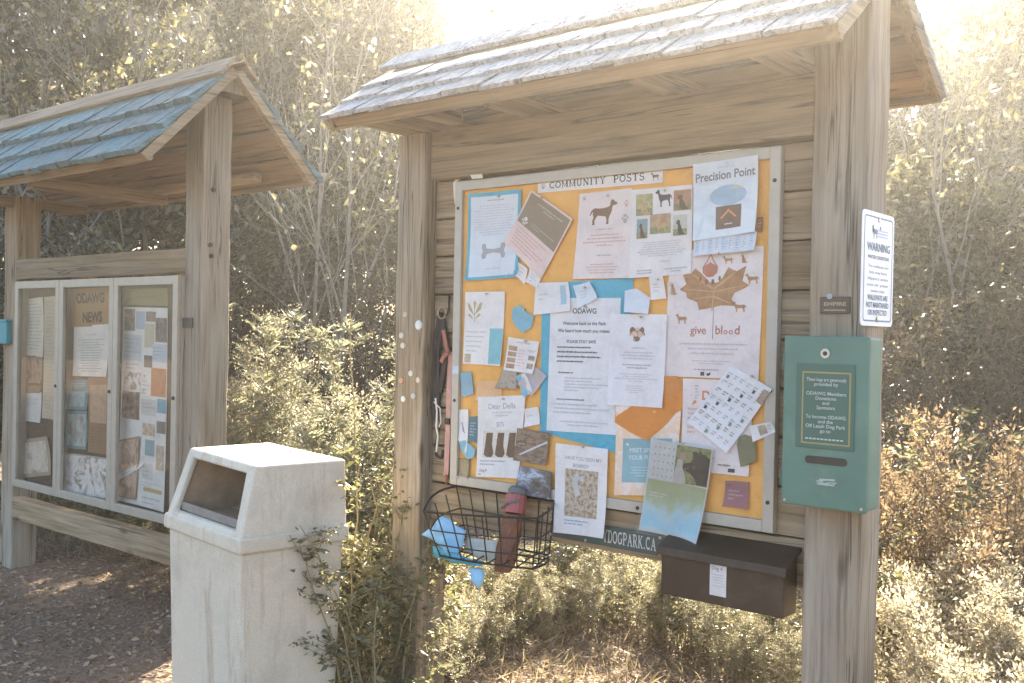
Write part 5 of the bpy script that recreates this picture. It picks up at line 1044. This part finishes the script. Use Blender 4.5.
def herb(seed, stems, h, lean, ll, lw, per, leafmat, plume=None, pl_n=0, pl_len=.25, droop=.3, name='tall_weed', stemmat=None, side=0, scatter=.0, taper=.55, psz=(.012, .026), pkeep=.5):
    g = random.Random(seed); ng = np.random.default_rng(seed); mb = MB(); P = []; D = []; L = []; PP = []; PD = []
    for s in range(stems):
        a = 2 * math.pi * g.random(); rr = .16 * math.sqrt(g.random()); p = Vector((math.cos(a) * rr, math.sin(a) * rr, -.02)); hh = h * g.uniform(.65, 1.08)
        b = a + g.gauss(0, .7); ln = lean * g.uniform(.3, 1.3); n = 8; pts = []
        for i in range(n + 1):
            t = i / n; pts.append(p + Vector((math.cos(b) * ln * hh * t ** 1.8, math.sin(b) * ln * hh * t ** 1.8, hh * (t - .12 * ln * t * t))) + Vector((g.gauss(0, .008), g.gauss(0, .008), 0)))
        mb.tube(pts, [.005 * (1 - .75 * i / n) + .0008 for i in range(n + 1)], 4, cap=False)
        paths = [(pts, 1.0)]
        for k in range(side):
            t = g.uniform(.35, .95); f = t * n; j = min(int(f), n - 1); o = pts[j].lerp(pts[j + 1], f - j); aa = 6.28 * g.random(); sl = hh * g.uniform(.14, .3) * (1.3 - t)
            q = [o + Vector((math.cos(aa) * sl * u, math.sin(aa) * sl * u, sl * (.9 * u - .25 * u * u))) for u in (0, .35, .7, 1)]
            mb.tube(q, [.0025, .002, .0015, .001], 3, cap=False); paths.append((q, .35))
        for q, wgt in paths:
            A = np.array([tuple(v) for v in q]); m_ = len(A) - 1; k = max(3, int(per * wgt)); u = (.08 + .92 * ng.random(k)) * m_ * .999; j = u.astype(int)
            o = A[j] + (A[j + 1] - A[j]) * (u - j)[:, None] + ng.normal(size=(k, 3)) * scatter
            th = ng.random(k) * 6.283; d = np.stack([np.cos(th), np.sin(th), ng.normal(.25 - droop, .35, k)], 1)
            P.append(o); D.append(d); L.append(ll * ng.uniform(.5, 1.15, k) * (1.15 - taper * u / m_))
            if plume is not None:
                k = int(pl_n * (1 if wgt == 1 else .45)); ts = 1 - pl_len * ng.random(k) if wgt == 1 else 1 - .7 * ng.random(k); u = ts * m_ * .999; j = u.astype(int); o = A[j] + (A[j + 1] - A[j]) * (u - j)[:, None]
                w_ = (.05 if wgt == 1 else .022) * (1.25 - ts)[:, None] / .6 + .008
                off = ng.normal(size=(k, 3)) * w_; PP.append(o + off); PD.append(off * 8 + np.array([[.15 * math.cos(b), .15 * math.sin(b), .25]]) + ng.normal(size=(k, 3)) * .3)
    P = np.concatenate(P); D = np.concatenate(D); L = np.concatenate(L)
    parts = [('stem', mbmesh('stem', mb), stemmat or STEM), ('foliage', leaf_mesh('foliage', P, D, L * lw, L, .2, seed), leafmat)]
    if plume is not None:
        PP = np.concatenate(PP); PD = np.concatenate(PD); sel = ng.random(len(PP)) < pkeep; PP = PP[sel]; PD = PD[sel]; k = len(PP); LL = ng.uniform(psz[0], psz[1], k)
        parts.append(('plume', leaf_mesh('plume', PP, PD, LL * .5, LL, .2, seed + 1), plume))
    return plant_proto(name, parts)
MUG = [herb(41 + i, 6, 1.2, .22, .058, .17, 110, LF3, PLM, 120, .4, .0, 'feathery_weed', None, 12, 0, .9, (.006, .014), 1.0) for i in range(3)]
GOLD_ = [herb(51 + i, 8, 1.0, .38, .075, .17, 26, LF3, PLM, 520, .34, .3, 'goldenrod', None, 9) for i in range(2)]
DRYG = [herb(61 + i, 6, 1.15, .34, .085, .17, 16, LF4, PLB, 330, .20, .6, 'dried_goldenrod', TWB, 5, 0, .55, (.012, .03), .6) for i in range(2)]
NETTLE = [herb(71 + i, 9, .75, .3, .075, .40, 40, LF5, None, 0, 0, .35, 'leafy_weed', None, 4) for i in range(3)]
VINE = [herb(81 + i, 8, 1.05, .3, .05, .40, 46, LF5, None, 0, 0, .25, 'small_leaved_weed', None, 8, .012) for i in range(2)]

# --- far trees: a row behind everything, seen between and above the kiosks
far = [(-160, 12, 0, 1.15, 'dense olive tree beyond the left edge behind the small kiosk'), (-60, 10.5, 1, 1.15, 'yellow-green tree at the far left above the small kiosk roof'), (35, 11.5, 0, 1.20, 'dark olive tree rising over the left half of the small roof'),
       (120, 10.2, 2, 1.15, 'many-stemmed olive tree over the middle of the small roof'), (200, 11.8, 0, 1.15, 'dark tree just left of the small roof peak'), (285, 10.8, 1, 0.95, 'yellowish tree just right of the small roof peak'), (350, 12.2, 2, 1.03, 'many-stemmed tree between the two roofs'),
       (420, 13, 3, 0.86, 'thin pale-stemmed tree over the left end of the large roof'), (500, 13, 1, 0.82, 'hazy tree over the left middle of the large roof'), (585, 13.5, 3, 0.77, 'thin hazy tree near the brightest gap of sky above the large roof'), (690, 12, 1, 0.82, 'tree hidden mostly by the large roof'),
       (800, 12, 0, 0.78, 'dark tree behind the right post of the large kiosk'), (905, 12.5, 3, 1.1, 'thin tree showing right beside the large right post'), (975, 13, 1, 1.15, 'yellow-green tree in the top right corner'), (1050, 12.5, 2, 1.15, 'many-stemmed olive tree on the right edge of the photo'), (1150, 10.5, 0, 1.15, 'olive tree beyond the right edge')]
for i, (px, d, v, s, lb) in enumerate(far):
    place(TREES[v], pol(px, d), rng.uniform(0, 6.28), s * rng.uniform(.95, 1.05), lb, 'tree', 'trees behind the kiosks')
back = [(-220, 17, 0), (-90, 16, 1), (40, 17, 0), (160, 16.5, 2), (280, 17.5, 0), (390, 17, 1), (480, 18, 0), (570, 19, 2), (660, 18, 1), (760, 17, 0), (860, 15.5, 0), (940, 16, 1), (1020, 15, 0), (1110, 15, 2), (1210, 15, 1)]
for i, (px, d, v) in enumerate(back):
    place(TREES[v], pol(px, d), rng.uniform(0, 6.28), (1.65 if px < 330 else 1.32 if px in (940, 1020, 1110) else 1.1) * rng.uniform(.95, 1.08), 'leafy tree of the furthest row, seen only through gaps in the nearer trees', 'tree', 'furthest row of trees')
for px, d, v, s, lb in ((60, 9.6, 0, 1.05, 'bare pale-stemmed tree arching above the left end of the small roof'), (150, 10.2, 1, 1.05, 'bare pale-branched tree above the middle of the small roof'), (-60, 9.5, 0, .95, 'bare pale tree at the far left edge'), (322, 9.2, 1, .9, 'slanting pale-stemmed tree in the gap between the kiosks'), (985, 7.4, 1, .85, 'slender bare tree right of the large right post')):
    place(BARE[v], pol(px, d), rng.uniform(0, 6.28), s, lb, 'tree', 'bare pale trees')
# --- shrubs in the middle distance
shr = [(-60, 8.2, 1, 1.0, 'leafy shrub at the far left seen past the small kiosk post'), (15, 7.7, 0, 1.0, 'leafy shrub seen through the gap over the glazed case, left part'), (85, 8.0, 1, 1.0, 'leafy shrub seen through the gap over the glazed case, middle part'), (150, 9.2, 0, 1.05, 'leafy shrub seen through the gap over the glazed case, right part'), (215, 9.6, 0, .9, 'leafy shrub directly right of the small kiosk post'), (262, 11, 1, .85, 'leafy shrub under the right eave of the small roof'),
       (925, 8.2, 1, 1.2, 'dense shrub right of the green dispenser'), (985, 8.4, 0, 1.5, 'yellow-green shrub right of the warning sign'), (1050, 7.6, 1, 1.15, 'dense shrub at the right edge beside the dried goldenrod'), (1120, 7.0, 1, 1.05, 'shrub beyond the right edge'),
       (480, 8.6, 0, .8, 'shrub behind the board, left part'), (580, 8.8, 1, .8, 'shrub behind the board, middle part'), (690, 8.4, 0, .8, 'shrub behind the board, right part'), (790, 8.2, 1, .7, 'shrub behind the brown mailbox')]
for px, d, v, s, lb in shr: place(SHRUB[v], pol(px, d), rng.uniform(0, 6.28), s * rng.uniform(.92, 1.06), lb, 'shrub', 'leafy shrubs')
thk = [(228, 9.2, 0, .85, 'brown twiggy shrub right of the small kiosk post'), (280, 9.6, 1, .9, 'brown twiggy shrub in the dark gap, left of its middle'), (330, 9.5, 0, .85, 'brown twiggy shrub in the middle of the dark gap between kiosks'), (378, 9.6, 1, .85, 'brown twiggy shrub beside the left post of the large kiosk'), (420, 9.8, 0, .8, 'brown twiggy shrub hidden behind the left post'),
       (305, 10.6, 1, 1.15, 'tall twiggy shrub deep in the gap, left'), (355, 10.8, 0, 1.0, 'tall twiggy shrub deep in the gap, right'), (255, 10.6, 0, 1.0, 'tall twiggy shrub under the small roof eave'), (912, 6.0, 1, .8, 'brown twiggy shrub low at the right of the dispenser'), (1010, 5.6, 0, .75, 'brown twiggy shrub behind the cream goldenrod')]
for px, d, v, s, lb in thk: place(THICK[v], pol(px, d), rng.uniform(0, 6.28), s, lb, 'shrub', 'brown twiggy shrubs')

# --- weeds, clump by clump
def clump(protos, cells, label, cat, group, smin=.85, smax=1.1):
    for i, (px, d) in enumerate(cells):
        place(protos[i % len(protos)], pol(px + rng.uniform(-8, 8), d + rng.uniform(-.1, .1)), rng.uniform(0, 6.28), rng.uniform(smin, smax), label, cat, group)
SPIRE = [herb(45 + i, 5, 1.3, .16, .07, .15, 120, LF3, PLM, 60, .35, -.25, 'feathery_weed', None, 16, 0, 1.0, (.006, .013), .8) for i in range(2)]
clump(SPIRE, [(236, 5.7), (250, 5.5), (266, 5.7), (358, 4.75), (374, 4.6), (390, 4.5)], 'tall slender feathery spire of weed standing above the other weeds in the gap', 'weed', 'tall spires in the gap', 1.15, 1.4)
clump(MUG, [(236, 5.6), (250, 5.6), (268, 5.3), (336, 4.9), (356, 4.7), (372, 4.9), (388, 4.6), (345, 5.3), (376, 5.4), (322, 5.5)], 'feathery pale weed in the sunlit gap between the bin and the twiggy shrubs', 'weed', 'feathery weeds in the gap', .5, .8)
clump(GOLD_, [(258, 5.75), (244, 6.2)], 'tall cream-plumed goldenrod in the sunlit gap between the kiosks', 'plant', 'goldenrod in the gap', 1.3, 1.4)
clump(VINE, [(352, 4.0), (378, 4.05), (356, 4.3), (338, 4.35), (386, 4.4)], 'small-leaved weed between the litter bin and the left post of the large kiosk', 'weed', 'weeds beside the bin', .82, 1.0)
for x, y, a_, sc_, v_, lb in ((-2.76, 2.47, .4, .98, 0, 'tall leafy weed leaning over the back right edge of the litter bin'), (-2.555, 2.40, 2.2, .80, 1, 'leafy weed overlapping the right side of the litter bin'), (-2.86, 2.62, 5.0, 1.08, 1, 'tallest leafy weed close behind the litter bin')):
    place(VINE[v_], Vector((x, y, 0)), a_, sc_, lb, 'weed', 'weeds beside the bin')
clump(NETTLE, [(410, 3.45), (432, 3.35), (425, 3.6)], 'low leafy weed growing up the foot of the left post of the large kiosk', 'weed', 'weeds at the left post', .32, .42)
clump(NETTLE, [(265, 2.85), (300, 2.95)], 'low leafy weed at the foot of the litter bin', 'weed', 'weeds at the bin', .28, .36)
clump(NETTLE, [(450, 4.3), (478, 4.5), (505, 4.7), (535, 4.9), (560, 5.0), (590, 5.1), (620, 5.0), (655, 4.9), (690, 4.7), (725, 4.6), (760, 4.4), (795, 4.3), (465, 4.9), (520, 5.3), (575, 5.5), (630, 5.5), (685, 5.3), (740, 5.0), (780, 4.8)], 'sunlit leafy weed under the large notice board', 'weed', 'weeds under the board', .5, .66)
clump(MUG, [(452, 3.9), (470, 4.1), (760, 4.0), (785, 3.9), (735, 4.25), (500, 4.4), (530, 4.6), (560, 4.8), (600, 4.9), (640, 4.8), (680, 4.6), (715, 4.4), (485, 4.7), (545, 5.2), (620, 5.3), (660, 5.2), (770, 4.5)], 'feathery weed under the large notice board near a post', 'weed', 'feathery weeds under the board', .30, .42)
clump(VINE, [(455, 4.3), (490, 4.5), (520, 4.8), (570, 4.95), (610, 5.0), (650, 4.9), (700, 4.6), (745, 4.3), (790, 4.1), (800, 4.5)], 'small-leaved sunlit weed under the large notice board', 'weed', 'small-leaved weeds under the board', .36, .48)
clump(NETTLE, [(28, 7.0), (55, 6.9), (82, 6.7), (108, 6.5), (135, 6.3), (158, 6.1), (40, 7.6), (95, 7.3), (145, 6.9)], 'leafy weed in the gap below the glazed case', 'weed', 'weeds under the glazed case', .55, .75)
clump(VINE, [(902, 4.3), (938, 4.5), (972, 4.6), (1002, 4.4), (920, 5.2), (960, 5.4), (1015, 5.2)], 'green weed among the dried goldenrod right of the large right post', 'weed', 'green weeds among the dried goldenrod', .85, 1.1)
clump(DRYG, [(912, 3.8), (946, 4.0), (985, 4.0), (1018, 4.1), (958, 4.7)], 'dried brown goldenrod right of the large right post', 'plant', 'dried goldenrod', .85, 1.05)
clump(GOLD_, [(975, 2.95), (1000, 2.8), (1025, 2.9), (1045, 3.0), (960, 3.2), (1010, 3.2)], 'cream fluffy goldenrod in the bottom right corner', 'plant', 'cream goldenrod in the corner', .72, .85)
clump(NETTLE, [(900, 3.6), (920, 3.4), (940, 3.7), (905, 4.0)], 'leafy weed at the foot of the large right post', 'weed', 'weeds at the right post', .7, .95)

# --- uncountable ground cover
def scatter_mesh(n, fn, lmin, lmax, wid, flat_, seed, name):
    g = np.random.default_rng(seed); P = fn(g, n); k = len(P); D = g.normal(size=(k, 3)); D[:, 2] = np.abs(D[:, 2]) * flat_
    L = g.uniform(lmin, lmax, k); return leaf_mesh(name, P, D, L * wid, L, .15, seed)
def rect_pts(x0, x1, y0, y1):
    def fn(g, n):
        x = g.uniform(x0, x1, n); y = g.uniform(y0, y1, n); return np.stack([x, y, np.array([gh(a, b) for a, b in zip(x, y)]) + .003], 1)
    return fn
LIT = leafm('litter_leaf', [(.22, .14, .08), (.36, .26, .17), (.46, .36, .25), (.15, .09, .05), (.40, .31, .22)], .15, .7, .3)
me = scatter_mesh(26000, rect_pts(-9, -.5, .6, 6.5), .012, .045, .5, .25, 5, 'leaf_litter'); me.materials.append(LIT)
o = bpy.data.objects.new('leaf_litter', me); COL.objects.link(o); tag(o, 'dry leaf litter and wood chips strewn over the earth', 'leaf litter', None, 'stuff')
GRS = leafm('grass_blade', [(.18, .15, .09), (.28, .23, .16), (.38, .31, .23), (.13, .12, .06)], .3, .6)
def gfn(g, n):
    out = []
    for px0, px1, d0, d1, k in ((-20, 215, 6.1, 8.5, n // 3), (215, 420, 4.3, 8, n // 4), (400, 830, 3.6, 6.2, n // 3), (860, 1080, 3.0, 6.5, n // 6)):
        px = g.uniform(px0, px1, k); d = d0 + (d1 - d0) * g.random(k); lat = d * (px - 512) / FPX
        out.append(np.stack([F0.x * d + R0.x * lat, F0.y * d + R0.y * lat, 0 * d], 1))
    P = np.concatenate(out); return P
me = scatter_mesh(15000, gfn, .04, .13, .05, .9, 6, 'grass'); me.materials.append(GRS)
o = bpy.data.objects.new('grass', me); COL.objects.link(o); tag(o, 'straw-coloured and green grass among the weeds', 'grass', None, 'stuff')

# ------------------------------------------------------------------ haze box added in place of lens glare from the sun
HAZE = True
for _n, _k in () and TREES + BARE + SHRUB + THICK:
    print("PROTO", _n, [round(max(v.co.z for v in me.vertices), 2) for _, me in _k], [len(me.vertices) for _, me in _k])
if HAZE:
    m = bpy.data.materials.new('glare_haze'); m.use_nodes = True; n_ = m.node_tree.nodes; l_ = m.node_tree.links
    n_.remove(n_['Principled BSDF']); pv = n_.new('ShaderNodeVolumePrincipled')
    pv.inputs['Color'].default_value = (.98, .95, .88, 1); pv.inputs['Density'].default_value = .0052; pv.inputs['Anisotropy'].default_value = .82
    l_.new(pv.outputs[0], n_['Material Output'].inputs['Volume'])
    o = MB().box(-42, 27, -27, 47, -1.6, 8.6).build('haze', m); o['kind'] = 'stuff'
